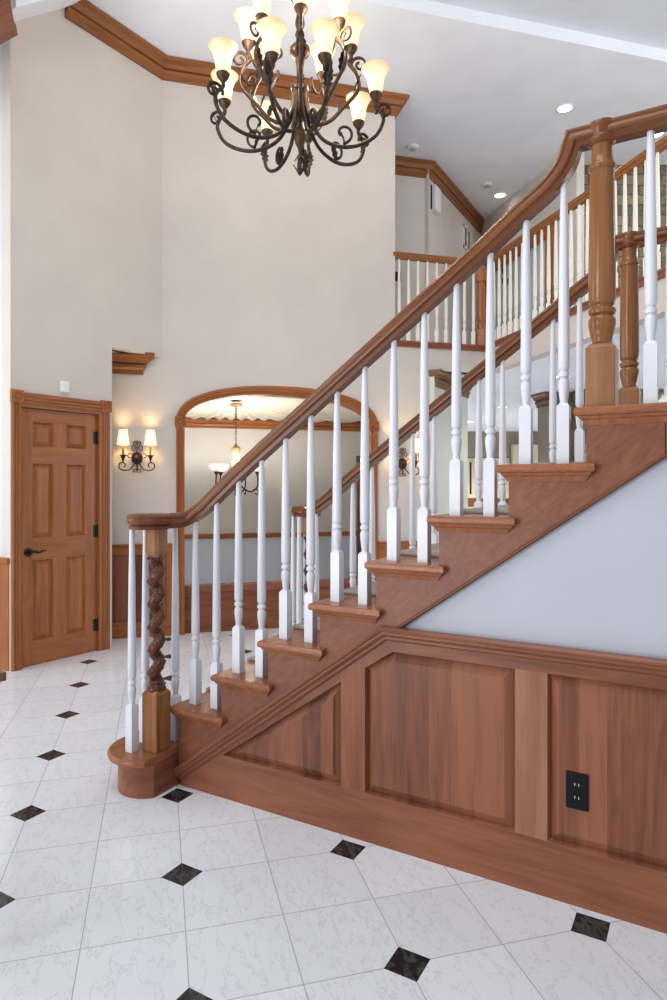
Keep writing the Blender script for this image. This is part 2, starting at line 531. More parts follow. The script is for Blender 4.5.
ARCH = [arch_pt(i / 40, AHW, ARISE) for i in range(41)]
mb = MB()
mb.prism([(-2.2, 0), (AL0, 0), (AL0, H1), (-2.2, H1)], AW, -0.15, 0)
mb.prism([(AL1, 0), (3.10, 0), (3.10, H1), (AL1, H1)], AW, -0.15, 0)
for i in range(40):
    (a0, z0), (a1, z1) = ARCH[i], ARCH[i + 1]
    if a1 - a0 < 1e-4: continue
    mb.prism([(a0, z0), (a1, z1), (a1, H1), (a0, H1)], AW, -0.15, 0)
mb.prism([(0.28, H1), (2.68, H1), (2.68, 5.35), (0.28, 5.35)], AW, -0.15, 0)
mb.prism([(2.68, H1), (3.10, H1), (3.10, 2.77), (2.68, 2.77)], AW, -0.15, 0)
struct(build('wall_back', mb, 'wall'), 'tall cream wall with the arched opening', 'wall')
# hall wall turning back at the right end of the arch wall
mb = MB().box((4.0, -0.15, 0), (5.05, 0, H1), YZ)
struct(build('wall_hall', mb, 'wall_sage'), 'pale green wall end right of the sconce behind the stairs', 'wall')
# ceiling of the side passage behind the door wall
mb = MB().slab([(-2.62, 2.0), (-2.75, 1.4), (-4.2, 1.3), (-4.4, 0.3)], H1, H1 + 0.08)
struct(build('ceiling_passage', mb, 'ceiling'), 'passage ceiling beside the door wall', 'ceiling')

# knee wall in the arch, far dining wall
mb = MB().prism([(AL0 + 0.03, 0), (AL1 - 0.03, 0), (AL1 - 0.03, 0.375), (AL0 + 0.03, 0.375)], AW, -0.13, -0.04, grain=(c45, c45, 0))
kw = build('knee_wall', mb, 'cherry')
tag(kw, 'low cherry clad wall filling the foot of the arched opening', 'low wall')
mb = MB().box((AL0 + 0.03, -0.14, 0.375), (AL1 - 0.03, -0.02, 0.44), AW)
build('cap_rail', mb, 'cherry', kw, bevel=0.006)
FO = -2.63
mb = MB().prism([(-1.6, 0.70), (3.19, 0.70), (3.19, 2.6), (-1.6, 2.6)], AW, FO - 0.1, FO)
mb.prism([(3.19, 0), (3.27, 0), (3.27, 2.6), (3.19, 2.6)], AW, FO, -0.15)
struct(build('wall_dining', mb, 'wall_dining'), 'grey dining room wall seen through the arch above the chair rail', 'wall')
mb = MB().prism([(-1.6, 0), (3.19, 0), (3.19, 0.70), (-1.6, 0.70)], AW, FO - 0.1, FO)
struct(build('wall_dining_dado', mb, 'wall_dado'), 'blue grey wall below the chair rail seen through the arch', 'wall')
CR = [(0, 0), (0.012, 0), (0.016, 0.03), (0.024, 0.045), (0.016, 0.06), (0, 0.06)]
mb = MB().box((-1.6, FO, 0.67), (3.19, FO + 0.025, 0.73), AW)
struct(build('trim_1', mb, 'door', bevel=0.004), 'wood chair rail on the dining room wall', 'chair rail')
CROWN = [(0, -0.165), (0.020, -0.165), (0.022, -0.13), (0.040, -0.115), (0.046, -0.092), (0.028, -0.088), (0.028, -0.080), (0.056, -0.076), (0.080, -0.040), (0.108, -0.025), (0.112, 0.0), (0, 0.0)]


def crown(mb, pts, scale=1.0, side=1, ka=1.0):
    """profile grows to the left of travel (side=1) or the right (-1); top at the given z"""
    return mb.sweep(pts, [(a * side * scale * ka, b * scale) for a, b in CROWN])


mb = MB(); crown(mb, [AW(-1.6, FO, 2.25), AW(3.19, FO, 2.25), AW(3.19, -0.15, 2.25)], 0.7, -1)
struct(build('trim_2', mb, 'door'), 'dining room crown moulding under the fabric ceiling', 'crown moulding')
# post at the right of the dining wall
mb = MB().box((3.085, FO, 0), (3.145, FO + 0.04, 1.70), AW, grain=(0, 0, 1)).box((3.075, FO, 1.70), (3.155, FO + 0.05, 1.79), AW)
struct(build('trim_3', mb, 'walnut', bevel=0.004), 'dark wood casing post with a corner block in the dining room', 'trim')

# pleated fabric ceiling of the dining room
CA, CO = 1.262, -1.48
mb = MB(); nA, nR = 528, 12; vs = []; fs = []; uv = []
for k in range(nA):
    th = 2 * PI * k / nA
    ca, so = math.cos(th), math.sin(th)
    rr = []
    if ca > 1e-6: rr.append((3.17 - CA) / ca)
    if ca < -1e-6: rr.append((-1.55 - CA) / ca)
    if so > 1e-6: rr.append((-0.17 - CO) / so)
    if so < -1e-6: rr.append((FO + 0.04 - CO) / so)
    R = min(rr)
    for i in range(nR):
        q = i / (nR - 1); r = 0.05 + (R - 0.05) * q
        pleat = 0.016 * math.sin(46 * th + 0.7 * math.sin(5 * th)) * min(1, 3 * q)
        z = 2.365 - (0.065 - 0.075 * max(-0.6, so)) * q ** 0.8 + pleat - 0.02 * math.sin(PI * q) * (0.6 + 0.4 * math.sin(7 * th))
        vs.append(AW(CA + r * ca, CO + r * so, z)); uv.append((r, th))
for k in range(nA):
    for i in range(nR - 1):
        k2 = (k + 1) % nA
        fs.append((k * nR + i, k2 * nR + i, k2 * nR + i + 1, k * nR + i + 1))
mb.add(vs, fs, uvs=uv)
o = build('fabric_ceiling', mb, 'cloth', smooth=60)
tag(o, 'ivory pleated fabric canopy gathered at the dining room ceiling', 'fabric ceiling')
o.modifiers.new('thick', 'SOLIDIFY').thickness = 0.004
mb = MB().prism([(-1.6, FO - 0.1), (3.27, FO - 0.1), (3.27, -0.15), (-1.6, -0.15)], lambda a, o_, z: AW(a, z, o_), 2.47, 2.53)
struct(build('ceiling_dining', mb, 'ceiling'), 'dining room ceiling above the fabric canopy', 'ceiling')

# hall ceiling and gallery floor edge
mb = MB().slab([(-0.64, 4.06), tuple(GR(-0.03, -0.121, 0))[:2], tuple(GR(4.2, -0.121, 0))[:2], (6.5, 2.5), (6.5, 16.5), (-6.5, 16.5), (-6.5, 8.0), (-2.6, 6.6), (-0.66, 5.0)], H1, H1 + 0.06)
struct(build('ceiling_hall', mb, 'ceiling'), 'white hall and kitchen ceiling with small can lights', 'ceiling')
mb = MB()
mb.prism([(3.10, H1), (3.675, H1), (3.675, 2.77), (3.10, 2.77)], AW, -0.12, 0)
mb.prism([(0, H1), (4.2, H1), (4.2, 2.77), (0, 2.77)], GR, -0.12, 0)
struct(build('wall_gallery_fascia', mb, 'wall'), 'cream fascia below the upper gallery railing', 'wall')
mb = MB().slab([tuple(AW(2.6, -0.02, 0))[:2], tuple(GR(0, -0.02, 0))[:2], tuple(GR(4.2, -0.02, 0))[:2], (6.5, 2.6), (6.5, 8.3), (-1.0, 8.3), (-2.4, 5.2)], 2.70, 2.75)
struct(build('floor_gallery', mb, 'carpet'), 'upper gallery floor', 'floor')

# upper hall walls behind the gallery
UH = V((-1.143, 5.127, 0))
mb = MB().box((-1.6, -0.1, 2.75), (0, 0, H2), lambda a, o_, z: UH + V((c45, c45, 0)) * a + V((c45, -c45, 0)) * o_ + V((0, 0, z)))
struct(build('wall_upper_hall', mb, 'wall'), 'cream upper hall wall with black switch plates behind the gallery', 'wall')
mb = MB().box((-1.25, 5.08, 2.75), (-1.143, 7.16, H2))
struct(build('wall_upper_return', mb, 'wall'), 'cream upper hall wall with the air vent', 'wall')
UB = V((-1.15, 7.14, 0))


def UBW(a, off, z): return UB + V((c45, -c45, 0)) * a + V((-c45, -c45, 0)) * off + V((0, 0, z))


# back wall of the upper hall with its doorway
mb = MB()
mb.box((0.0, -0.1, 2.75), (0.18, 0, H2), UBW).box((1.72, -0.1, 2.75), (2.28, 0, H2), UBW).box((0.18, -0.1, 4.45), (1.72, 0, H2), UBW)
struct(build('wall_upper_back', mb, 'wall'), 'beige upper hall back wall with a cased doorway', 'wall')

# foyer ceiling, its raised part in front and the sloped part at the upper left
L0 = V((-0.527, 2.494, 0)); LD = V((c45, c45, 0)); LP = V((c45, -c45, 0))


def SO(a, o_): q = L0 + LD * a + LP * o_; return (q.x, q.y)


mb = MB().slab([SO(-3.6, 0), SO(7.5, 0), (6, 9), (-4, 9), (-4.2, 4.5), (-4.2, 1.2)], H2, H2 + 0.115)
struct(build('ceiling', mb, 'ceiling'), 'white foyer ceiling with can lights', 'ceiling')
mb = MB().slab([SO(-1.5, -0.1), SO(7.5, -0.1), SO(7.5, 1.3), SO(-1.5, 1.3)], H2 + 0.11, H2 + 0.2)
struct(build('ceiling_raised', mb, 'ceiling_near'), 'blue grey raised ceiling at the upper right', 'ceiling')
mb = MB()
mb.add([V((-4.3, 1.20, 5.17)), V((-2.2, 1.20, 5.17)), V((-2.2, 0.45, 4.53)), V((-4.3, 0.45, 4.53)),
        V((-4.3, 1.20, 5.27)), V((-2.2, 1.20, 5.27)), V((-2.2, 0.45, 4.63)), V((-4.3, 0.45, 4.63))],
       [(0, 1, 2, 3), (4, 5, 6, 7), (0, 1, 5, 4), (1, 2, 6, 5), (2, 3, 7, 6), (3, 0, 4, 7)])
struct(build('ceiling_slope', mb, 'ceiling'), 'white sloped ceiling above the door wall at the upper left', 'ceiling')

# crown mouldings
mb = MB(); crown(mb, [DW(0.43, 0, 5.235), DW(SC + 0.005, 0, 5.235), AW(2.68, 0, 5.235), AW(2.68, -0.30, 5.235)], 1.0, -1)
struct(build('trim_4', mb, 'crown'), 'cherry crown moulding along the door wall and arch wall', 'crown moulding')
mb = MB(); crown(mb, [UH + V((-0.9, -0.9, 5.235)), UH + V((0, 0, 5.235)), V((-1.143, 7.13, 5.235))], 1.12, -1, 0.62)
struct(build('trim_5', mb, 'crown'), 'cherry crown moulding in the upper hall above the gallery', 'crown moulding')
mb = MB(); crown(mb, [AW(-1.9, 0, H1 + 0.015), AW(0.235, 0, H1 + 0.015), AW(0.235, -0.12, H1 + 0.015)], 1.1, -1)
struct(build('trim_6', mb, 'crown'), 'short cherry crown piece above the left sconce', 'crown moulding')
mb = MB(); crown(mb, [V((-0.78, 4.045, H1)), V((-0.65, 4.045, H1)), V((-0.65, 5.05, H1))], 1.0, -1, 0.7)
struct(build('trim_7', mb, 'walnut'), 'dark crown piece atop the pale green wall end', 'crown moulding')
K1 = V((-0.193, 6.432, 0))


def KW(a, off, z): return K1 + V((c45, -c45, 0)) * a + V((-c45, -c45, 0)) * off + V((0, 0, z))


mb = MB().box((0.04, -0.5, 0), (0.36, 0, H1), KW)
struct(build('wall_hall_pier', mb, 'taupe'), 'taupe wall pier between kitchen and stone chimney', 'wall')
mb = MB(); crown(mb, [KW(0.04, 0, H1), KW(0.38, 0, H1)], 1.0, -1)
crown(mb, [KW(0.04, -0.5, H1), KW(0.04, 0, H1)], 1.0, 1)
struct(build('trim_8', mb, 'walnut'), 'dark crown piece beside the stone chimney', 'crown moulding')
q0 = V((-2.088, 0.388, 4.27))
bp = [(0, 0), (-0.014, 0.06), (-0.026, 0.07), (-0.075, 0.28), (-0.085, 0.29), (-0.10, 0.42), (-0.42, 0.42), (-0.34, 0.0)]
mb = MB().prism(bp, lambda a, o_, z: V((q0.x - o_, q0.y + a, q0.z + z)), 0, 2.0, grain=(1, 0, 0))
struct(build('trim_9', mb, 'cherry'), 'brown moulding end at the top left corner', 'crown moulding')

# stone chimney
ST = V((0.409, 6.07, 0)); SD = V((math.sin(YAW), -math.cos(YAW), 0)); SN = V((-math.cos(YAW), -math.sin(YAW), 0))


def SW(a, off, z): return ST + SD * a + SN * off + V((0, 0, z))


mb = MB().box((0, -0.8, 0), (1.9, 0, H2), SW, grain=SD)
o = build('stone_chimney', mb, 'stone')
tag(o, 'tall chimney of stacked grey brown stone behind the landing', 'chimney')

# ------------------------------------------------------------------ staircase
R_, T_, X2 = 0.18, 0.25195, -0.33736
SWD = 1.20
stair = thing('staircase', 'cherry staircase with open treads rising to the landing at right', 'staircase', (0.3, 0.6, 0))


def rx(k): return X2 + (k - 2) * T_


TP = [(0.0, 0.0), (-0.006, -0.004), (-0.010, -0.012), (-0.010, -0.018), (-0.004, -0.026), (0.004, -0.030)]


def tread(k, x0, x1, y0, y1):
    z = k * R_
    mb = MB()
    # nosing slab: rounded front and end edges as stacked outlines
    for (d0, z0, d1, z1) in [(0.006, 0, 0.0, -0.005), (0.0, -0.005, -0.003, -0.013), (-0.003, -0.013, 0.0, -0.022), (0.0, -0.022, 0.008, -0.030)]:
        pass
    outl = [(0.007, 0), (0.002, -0.003), (0, -0.009), (0, -0.020), (0.003, -0.026), (0.012, -0.030), (0.014, -0.036), (0.022, -0.042), (0.027, -0.052), (0.030, -0.058)]
    vs = []
    for d, dz in outl:
        vs += [V((x0 + d, y0 + d, z + dz)), V((x1 - d * (1 if k < 9 else 0), y0 + d, z + dz)), V((x1 - d * (1 if k < 9 else 0), y1 - d, z + dz)), V((x0 + d, y1 - d, z + dz))]
    fs = [(0, 1, 2, 3)]
    for i in range(len(outl) - 1):
        for q in range(4):
            fs.append((i * 4 + q, i * 4 + (q + 1) % 4, i * 4 + 4 + (q + 1) % 4, i * 4 + 4 + q))
    n = 4 * (len(outl) - 1); fs.append((n + 3, n + 2, n + 1, n))
    mb.add(vs, fs, grain=(0.02, 1, 0))
    return mb


for k in range(2, 9):
    build('tread', tread(k, rx(k) - 0.035, rx(k + 1) + 0.028, -0.032, SWD + 0.032), 'tread', stair)
build('tread', tread(9, rx(9) - 0.035, 3.4, -0.032, SWD + 0.032), 'tread', stair)
for k in range(2, 10):
    build('riser', MB().box((rx(k), 0.03, (k - 1) * R_), (rx(k) + 0.02, SWD - 0.03, k * R_ - 0.032), grain=(0, 1, 0)), 'cherry', stair)


def stringer_poly():
    p = []
    x_end = 1.652
    for k in range(2, 10):
        p += [(rx(k), (k - 1) * R_ - (0.03 if k > 2 else 0)), (rx(k), k * R_ - 0.03)]
    p.append((x_end, 9 * R_ - 0.03))
    sl = lambda x: 0.847 + 0.7 * (x - 0.777)
    p += [(x_end, sl(x_end)), (0.70, sl(0.70)), (0.70, 0.78), (rx(2), 0.05)]
    return p


mb = MB().prism(stringer_poly(), XZ, -0.03, 0, grain=(1, 0, 0.72))
build('stringer', mb, 'figured', stair)
mb = MB().prism([(a, z) for a, z in stringer_poly()], lambda a, o_, z: V((a, SWD - 0.03 + o_, z)), 0, 0.03, grain=(1, 0, 0.72))
build('stringer', mb, 'figured', stair)
mb = MB().tube([V((0.72, -0.001, 0.8065)), V((1.652, -0.001, 1.459)), V((3.4, -0.001, 1.459))], 0.007, 8)
build('shadow_bead', mb, 'rail', stair, smooth=60)  # bead added in darker wood as the shadow line below the stringer
# landing fascia beyond the joint
mb = MB().prism([(1.6545, 1.455), (3.4, 1.455), (3.4, 1.59), (1.6545, 1.59)], XZ, -0.03, 0, grain=(1, 0, 0))
build('landing_fascia', mb, 'figured', stair)
mb = MB().prism([(1.6545, 1.455), (3.4, 1.455), (3.4, 1.59), (1.6545, 1.59)], lambda a, o_, z: V((a, SWD - 0.03 + o_, z)), 0, 0.03, grain=(1, 0, 0))
build('landing_fascia', mb, 'figured', stair)
# bullnose first step, rounded both ends
BX, BY0, BY1 = -0.452, -0.062, SWD + 0.062


def stadium(R, x1, n=14):
    pts = []
    for i in range(n + 1):
        a = -PI / 2 * 0 + PI * i / n
        pts.append((BX - R * math.cos(PI - a) * 1.0, BY0 - R * math.sin(a)))
    # travel from +x side round the front to -x side
    pts = [(min(p[0], x1), p[1]) for p in pts]
    q = [(x, SWD - y) for x, y in reversed(pts)]
    return pts + q


def stad_mb(R, x1, outl):
    mb = MB(); n0 = None; vs = []; fs = []
    for d, z in outl:
        p = stadium(R - d, x1); n0 = len(p); vs += [V((x, y, z)) for x, y in p]
    m = len(outl)
    for i in range(m - 1):
        for k in range(n0):
            k2 = (k + 1) % n0
            fs.append((i * n0 + k, i * n0 + k2, (i + 1) * n0 + k2, (i + 1) * n0 + k))
    fs.append(tuple(range(n0))); fs.append(tuple((m - 1) * n0 + k for k in reversed(range(n0))))
    return mb.add(vs, fs, grain=(0.02, 1, 0))


bs = build('bullnose_step', stad_mb(0.142, rx(2), [(0, 0.0), (0, 0.145)]), 'cherry', stair, smooth=35)
build('rounded_tread', stad_mb(0.187, rx(2), [(0.028, 0.142), (0.012, 0.147), (0.003, 0.152), (0, 0.160), (0, 0.168), (0.003, 0.175), (0.008, 0.1795), (0.014, 0.18)]), 'tread', bs, smooth=40)

# carpet runner
mb = MB()
for k in range(2, 9):
    x0, x1 = rx(k) - 0.047, rx(k + 1) + 0.0
    mb.box((x0 + 0.02, 0.24, k * R_), (x1 - 0.002, 0.98, k * R_ + 0.014))
    mb.box((x0, 0.24, k * R_ - 0.05), (x0 + 0.02, 0.98, k * R_ + 0.012))
    mb.box((rx(k) - 0.012, 0.24, (k - 1) * R_ + 0.014), (rx(k), 0.98, k * R_ - 0.05))
o = build('stair_runner', mb, 'carpet', bevel=0.005)
tag(o, 'grey brown carpet runner up the middle of the stair treads', 'carpet runner')

# plaster wall and wainscot under the stairs
mb = MB().prism([(0.66, 0.74), (3.4, 0.74), (3.4, 1.47), (1.66, 1.47), (0.70, 0.80)], XZ, -0.10, -0.016)
struct(build('wall_stair', mb, 'wall_grey'), 'pale plaster wall under the upper stairs', 'wall')
mb = MB().prism([(-0.30, 0), (3.4, 0), (3.4, 1.45), (1.66, 1.45), (-0.30, 0.02)], lambda a, o_, z: V((a, SWD - 0.08 + o_, z)), 0, 0.05)
struct(build('wall_stair_far', mb, 'wall_grey'), 'plaster wall under the far side of the stairs', 'wall')

wa = thing('wainscot', 'cherry wainscot with raised panels below the staircase', 'wainscot', (0.7, 0, 0))


def inset(poly, d):
    n = len(poly); out = []
    for i in range(n):
        p0, p1, p2 = V(poly[i - 1]), V(poly[i]), V(poly[(i + 1) % n])
        d0 = (p1 - p0).normalized(); d1 = (p2 - p1).normalized()
        n0 = V((-d0.y, d0.x)); n1 = V((-d1.y, d1.x))
        b = (n0 + n1).normalized(); q = p1 + b * (d / max(0.25, b.dot(n0)))
        out.append((q.x, q.y))
    return out


def raised_panel(mb, poly, fr, o_edge, o_deep, o_field, d1, d2, grain):
    """ccw polygon seen from the front: cut edge, deep groove, bevel up to the raised field"""
    n = len(poly); p1 = inset(poly, d1); p2 = inset(poly, d1 + d2)
    vs = [fr(a, o_edge, z) for a, z in poly] + [fr(a, o_deep, z) for a, z in p1] + [fr(a, o_field, z) for a, z in p2] + [fr(a, o_deep - 0.006, z) for a, z in poly]
    fs = []
    for k in range(2):
        for i in range(n):
            j = (i + 1) % n
            fs.append((k * n + i, k * n + j, (k + 1) * n + j, (k + 1) * n + i))
    fs.append(tuple(2 * n + i for i in range(n)))
    for i in range(n):
        j = (i + 1) % n; fs.append((i, 3 * n + i, 3 * n + j, j))
    fs.append(tuple(3 * n + i for i in reversed(range(n))))
    return mb.add(vs, fs, grain=grain)


XR = 3.4
PB, PT = 0.187, 0.744
PAN = [[(-0.078, PB), (0.516, PB), (0.516, 0.600)],
       [(0.622, PB), (1.196, PB), (1.196, PT), (0.738, PT), (0.622, 0.668)],
       [(1.303, PB), (2.10, PB), (2.10, PT), (1.303, PT)],
       [(2.21, PB), (3.1, PB), (3.1, PT), (2.21, PT)]]
for i, p in enumerate(PAN):
    build('panel', raised_panel(MB(), p, XZ, 0.0, -0.020, -0.002, 0.007, 0.030, (0, 0, 1)), 'panel', wa)
FRM = [('base_rail', [(-0.326, 0), (XR, 0), (XR, PB), (-0.078, PB), (-0.326, 0.012)], (1, 0, 0), 'cherry'),
       ('sloping_rail', [(-0.326, 0.012), (-0.078, PB), (0.516, 0.600), (0.516, 0.70), (-0.326, 0.088)], (1, 0, 0.72), 'cherry'),
       ('stile', [(0.516, PB), (0.622, PB), (0.622, 0.668), (0.692, 0.714), (0.692, 0.815), (0.516, 0.70)], (0, 0, 1), 'cherry'),
       ('top_rail', [(0.692, 0.714), (0.738, PT), (XR, PT), (XR, 0.83), (0.692, 0.815)], (1, 0, 0), 'cherry'),
       ('stile', [(1.196, PB), (1.303, PB), (1.303, PT), (1.196, PT)], (0, 0, 1), 'stile'),
       ('stile', [(2.10, PB), (2.21, PB), (2.21, PT), (2.10, PT)], (0, 0, 1), 'stile'),
       ('stile', [(3.1, PB), (XR, PB), (XR, PT), (3.1, PT)], (0, 0, 1), 'stile')]
for nm, p, g, mt in FRM:
    build(nm, MB().prism(p, XZ, -0.024, 0, grain=g), mt, wa)
# moulded cap: rakes up from the first step, then runs level. Travel +X, N=(0,-1,0): b = T x N = -Z
CAPP = [(0, 0.0), (0.030, 0.0), (0.036, 0.006), (0.034, 0.014), (0.026, 0.018), (0.026, 0.026), (0.020, 0.032), (0.012, 0.038), (0.012, 0.046), (0.006, 0.052), (0, 0.055)]
mb = MB().sweep([V((-0.352, -0.0005, 0.072)), V((0.699, -0.0005, 0.8385)), V((XR, -0.0005, 0.8385))], CAPP, N=(0, -1, 0))
build('cap_moulding', mb, 'cherry', wa)
mb = MB().box((-0.326, -0.006, 0), (XR, 0.0, 0.006))

# outlet on the panel
ol = thing('power_outlet', 'black double power outlet on the wainscot panel at right', 'outlet', (1.397, 0, 0.376))
oz = 0.376; ox = 1.397; oy = 0.0035
build('cover_plate', MB().box((ox - 0.035, oy - 0.008, oz - 0.060), (ox + 0.035, oy, oz + 0.060)), 'black', ol, bevel=0.003)
for dz in (0.021, -0.021):
    so = MB().prism([(ox + 0.017 * math.cos(t) * 1.0, oz + dz + max(-0.013, min(0.013, 0.017 * math.sin(t)))) for t in [2 * PI * i / 24 for i in range(24)]], XZ, -oy + 0.008, -oy + 0.0105)
    so_o = build('receptacle', so, 'black', ol)
    sl_ = MB()
    for dx in (-0.006, 0.006): sl_.box((ox + dx - 0.001, oy - 0.0108, oz + dz - 0.003), (ox + dx + 0.001, oy - 0.0104, oz + dz + 0.006))
    build('slots', sl_, 'wall_dado', so_o)


# ------------------------------------------------------------------ turned posts and railings
SQ = 0.0200


def baluster_mesh(h, name, mat, base=0.195, k=1.0, top_cut=0.0):
    """square foot, vase, ring and long tapering shaft; origin at the foot"""
    mb = MB(); q = SQ * k
    ch = 0.008
    vs = []
    for z, w_ in ((0, q), (base, q), (base + ch * 1.4, q * 0.62)):
        vs += [V((-w_, -w_, z)), V((w_, -w_, z)), V((w_, w_, z)), V((-w_, w_, z))]
    fs = [(3, 2, 1, 0), (8, 9, 10, 11)]
    for i in range(2):
        for j in range(4): fs.append((i * 4 + j, i * 4 + (j + 1) % 4, i * 4 + 4 + (j + 1) % 4, i * 4 + 4 + j))
    mb.add(vs, fs)
    b = base + 0.008
    pr = [(0.0125, b), (0.0130, b + 0.012), (0.0155, b + 0.030), (0.0182, b + 0.052), (0.0190, b + 0.068), (0.0170, b + 0.080), (0.0130, b + 0.087),
          (0.0130, b + 0.090), (0.0182, b + 0.093), (0.0192, b + 0.099), (0.0182, b + 0.105), (0.0138, b + 0.109), (0.0138, b + 0.113), (0.0178, b + 0.118), (0.0190, b + 0.126)]
    hs = h - (b + 0.126)
    pr += [(0.0192, b + 0.126 + hs * 0.12), (0.0158, b + 0.126 + hs * 0.6), (0.0110, h)]
    mb.lathe([(r * k, z) for r, z in pr], segs=12)
    me = mb.mesh(name, MT[mat], smooth=35)
    return me


RAILP = [(-0.020, -0.028), (0.020, -0.028), (0.022, -0.016), (0.030, -0.010), (0.031, 0.002), (0.027, 0.008), (0.029, 0.015), (0.022, 0.024), (0.010, 0.029), (0, 0.030),
         (-0.010, 0.029), (-0.022, 0.024), (-0.029, 0.015), (-0.027, 0.008), (-0.031, 0.002), (-0.030, -0.010), (-0.022, -0.016)]
RAILS = [(a * 1.2, b * 1.2) for a, b in RAILP]
RY = 0.07


def rail_z(x): return 1.460 + 0.712 * x   # centre line


def smooth_path(ctrl, n=10):
    """catmull-rom through control points"""
    P = [V(p) for p in ctrl]; P = [P[0] * 2 - P[1]] + P + [P[-1] * 2 - P[-2]]
    out = []
    for i in range(1, len(P) - 2):
        for k in range(n):
            t = k / n; a, b, c, d = P[i - 1], P[i], P[i + 1], P[i + 2]
            out.append(0.5 * ((2 * b) + (c - a) * t + (2 * a - 5 * b + 4 * c - d) * t * t + (3 * b - a - 3 * c + d) * t ** 3))
    out.append(P[-2]); return out


NX, NY = -0.395, -0.080     # bottom newel
LX = 1.47                   # landing newel


def newel_twist(root, x, y, z0):
    """square foot, carved barley-twist shaft, chamfered upper block"""
    q = 0.045
    mb = MB(); vs = []
    for z, w_ in ((z0, q), (z0 + 0.255, q), (z0 + 0.272, q * 0.70)):
        vs += [V((x - w_, y - w_, z)), V((x + w_, y - w_, z)), V((x + w_, y + w_, z)), V((x - w_, y + w_, z))]
    fs = [(3, 2, 1, 0), (8, 9, 10, 11)]
    for i in range(2):
        for j in range(4): fs.append((i * 4 + j, i * 4 + (j + 1) % 4, i * 4 + 4 + (j + 1) % 4, i * 4 + 4 + j))
    mb.add(vs, fs)
    n = build('newel_post', mb, 'newel', root, bevel=0.004)
    mb = MB(); qa, za, zb = 0.040, z0 + 0.865, z0 + 1.008
    oct_ = []
    for zz, w_, c_ in ((za, 0.026, 0.010), (za + 0.03, qa, 0.012), (zb, qa, 0.012)):
        for sx, sy, f in ((-1, -1, 0), (1, -1, 1), (1, 1, 0), (-1, 1, 1)):
            a = (sx * (w_ - c_), sy * w_); b = (sx * w_, sy * (w_ - c_))
            if f == 0: a, b = b, a
            oct_ += [V((x + a[0], y + a[1], zz)), V((x + b[0], y + b[1], zz))]
    fs = [tuple(range(7, -1, -1)), tuple(range(16, 24))]
    for i in range(2):
        for j in range(8): fs.append((i * 8 + j, i * 8 + (j + 1) % 8, i * 8 + 8 + (j + 1) % 8, i * 8 + 8 + j))
    mb.add(oct_, fs)
    ub = build('upper_block', mb, 'block', n)
    # barley twist: two fat strands wound round each other
    mb = MB(); zs, ze = z0 + 0.285, z0 + 0.868
    pts = []; rad = []
    N_ = 150
    for i in range(N_ + 1):
        t = i / N_; a = t * 2 * PI * 5.6 + 0.6
        e = min(1, t / 0.06, (1 - t) / 0.06)
        pts.append((x + 0.0135 * e * math.cos(a), y + 0.0135 * e * math.sin(a), zs + (ze - zs) * t))
        rad.append(0.0262 + 0.0015 * math.sin(t * 2 * PI * 40))
    mb.tube(pts, rad, 14)
    mb.lathe([(0.02, zs - 0.02), (0.040, zs - 0.017), (0.043, zs - 0.007), (0.036, zs + 0.004), (0.030, zs + 0.012), (0.036, zs + 0.02), (0.03, zs + 0.03)], (x, y, 0), 20)
    mb.lathe([(0.030, ze - 0.02), (0.037, ze - 0.012), (0.03, ze - 0.004), (0.032, ze + 0.004)], (x, y, 0), 20)
    # carved beads along the strands
    for i in range(46):
        t = (i + 0.5) / 46; a = t * 2 * PI * 5.6 + 0.6
        p = V((x + 0.0372 * math.cos(a), y + 0.0372 * math.sin(a), zs + (ze - zs) * t))
        mb.lathe([(0.0015, -0.006), (0.0055, -0.003), (0.006, 0.0), (0.0055, 0.003), (0.0015, 0.006)], p, 6)
    build('twisted_shaft', mb, 'twist', n, smooth=50)
    return n


NP = [(0.0, 0), (0.035, 0.0)]


def newel_turned(root, x, y, z0, ztop):
    """square foot and turned shaft up to the rail cap"""
    q = 0.0455; hb = 0.198
    mb = MB(); vs = []
    for z, w_ in ((z0, q), (z0 + hb, q), (z0 + hb + 0.014, q * 0.72)):
        vs += [V((x - w_, y - w_, z)), V((x + w_, y - w_, z)), V((x + w_, y + w_, z)), V((x - w_, y + w_, z))]
    fs = [(3, 2, 1, 0), (8, 9, 10, 11)]
    for i in range(2):
        for j in range(4): fs.append((i * 4 + j, i * 4 + (j + 1) % 4, i * 4 + 4 + (j + 1) % 4, i * 4 + 4 + j))
    mb.add(vs, fs)
    n = build('newel_post', mb, 'block', root, bevel=0.003)
    b = z0 + hb + 0.012
    T0 = ztop - 0.072
    pr = [(0.028, b), (0.033, b + 0.004), (0.031, b + 0.012), (0.037, b + 0.035), (0.0425, b + 0.065), (0.0425, b + 0.082), (0.036, b + 0.094), (0.033, b + 0.097),
          (0.041, b + 0.102), (0.0435, b + 0.110), (0.041, b + 0.118), (0.034, b + 0.122), (0.034, b + 0.128), (0.040, b + 0.134), (0.0425, b + 0.150),
          (0.0425, b + 0.25), (0.0380, T0 - 0.098), (0.0380, T0 - 0.090), (0.0435, T0 - 0.084), (0.0445, T0 - 0.076), (0.040, T0 - 0.068), (0.036, T0 - 0.060),
          (0.033, T0 - 0.045), (0.0315, T0 - 0.02), (0.033, T0)]
    build('turned_shaft', MB().lathe(pr, (x, y, 0), 24), 'newel', n, smooth=38)
    build('rail_cap', MB().lathe([(0.030, T0 - 0.008), (0.041, T0), (0.046, T0 + 0.012), (0.041, T0 + 0.022), (0.044, T0 + 0.036), (0.047, T0 + 0.052), (0.043, T0 + 0.066), (0.028, T0 + 0.072)], (x, y, 0), 24), 'rail', n, smooth=38)
    return n


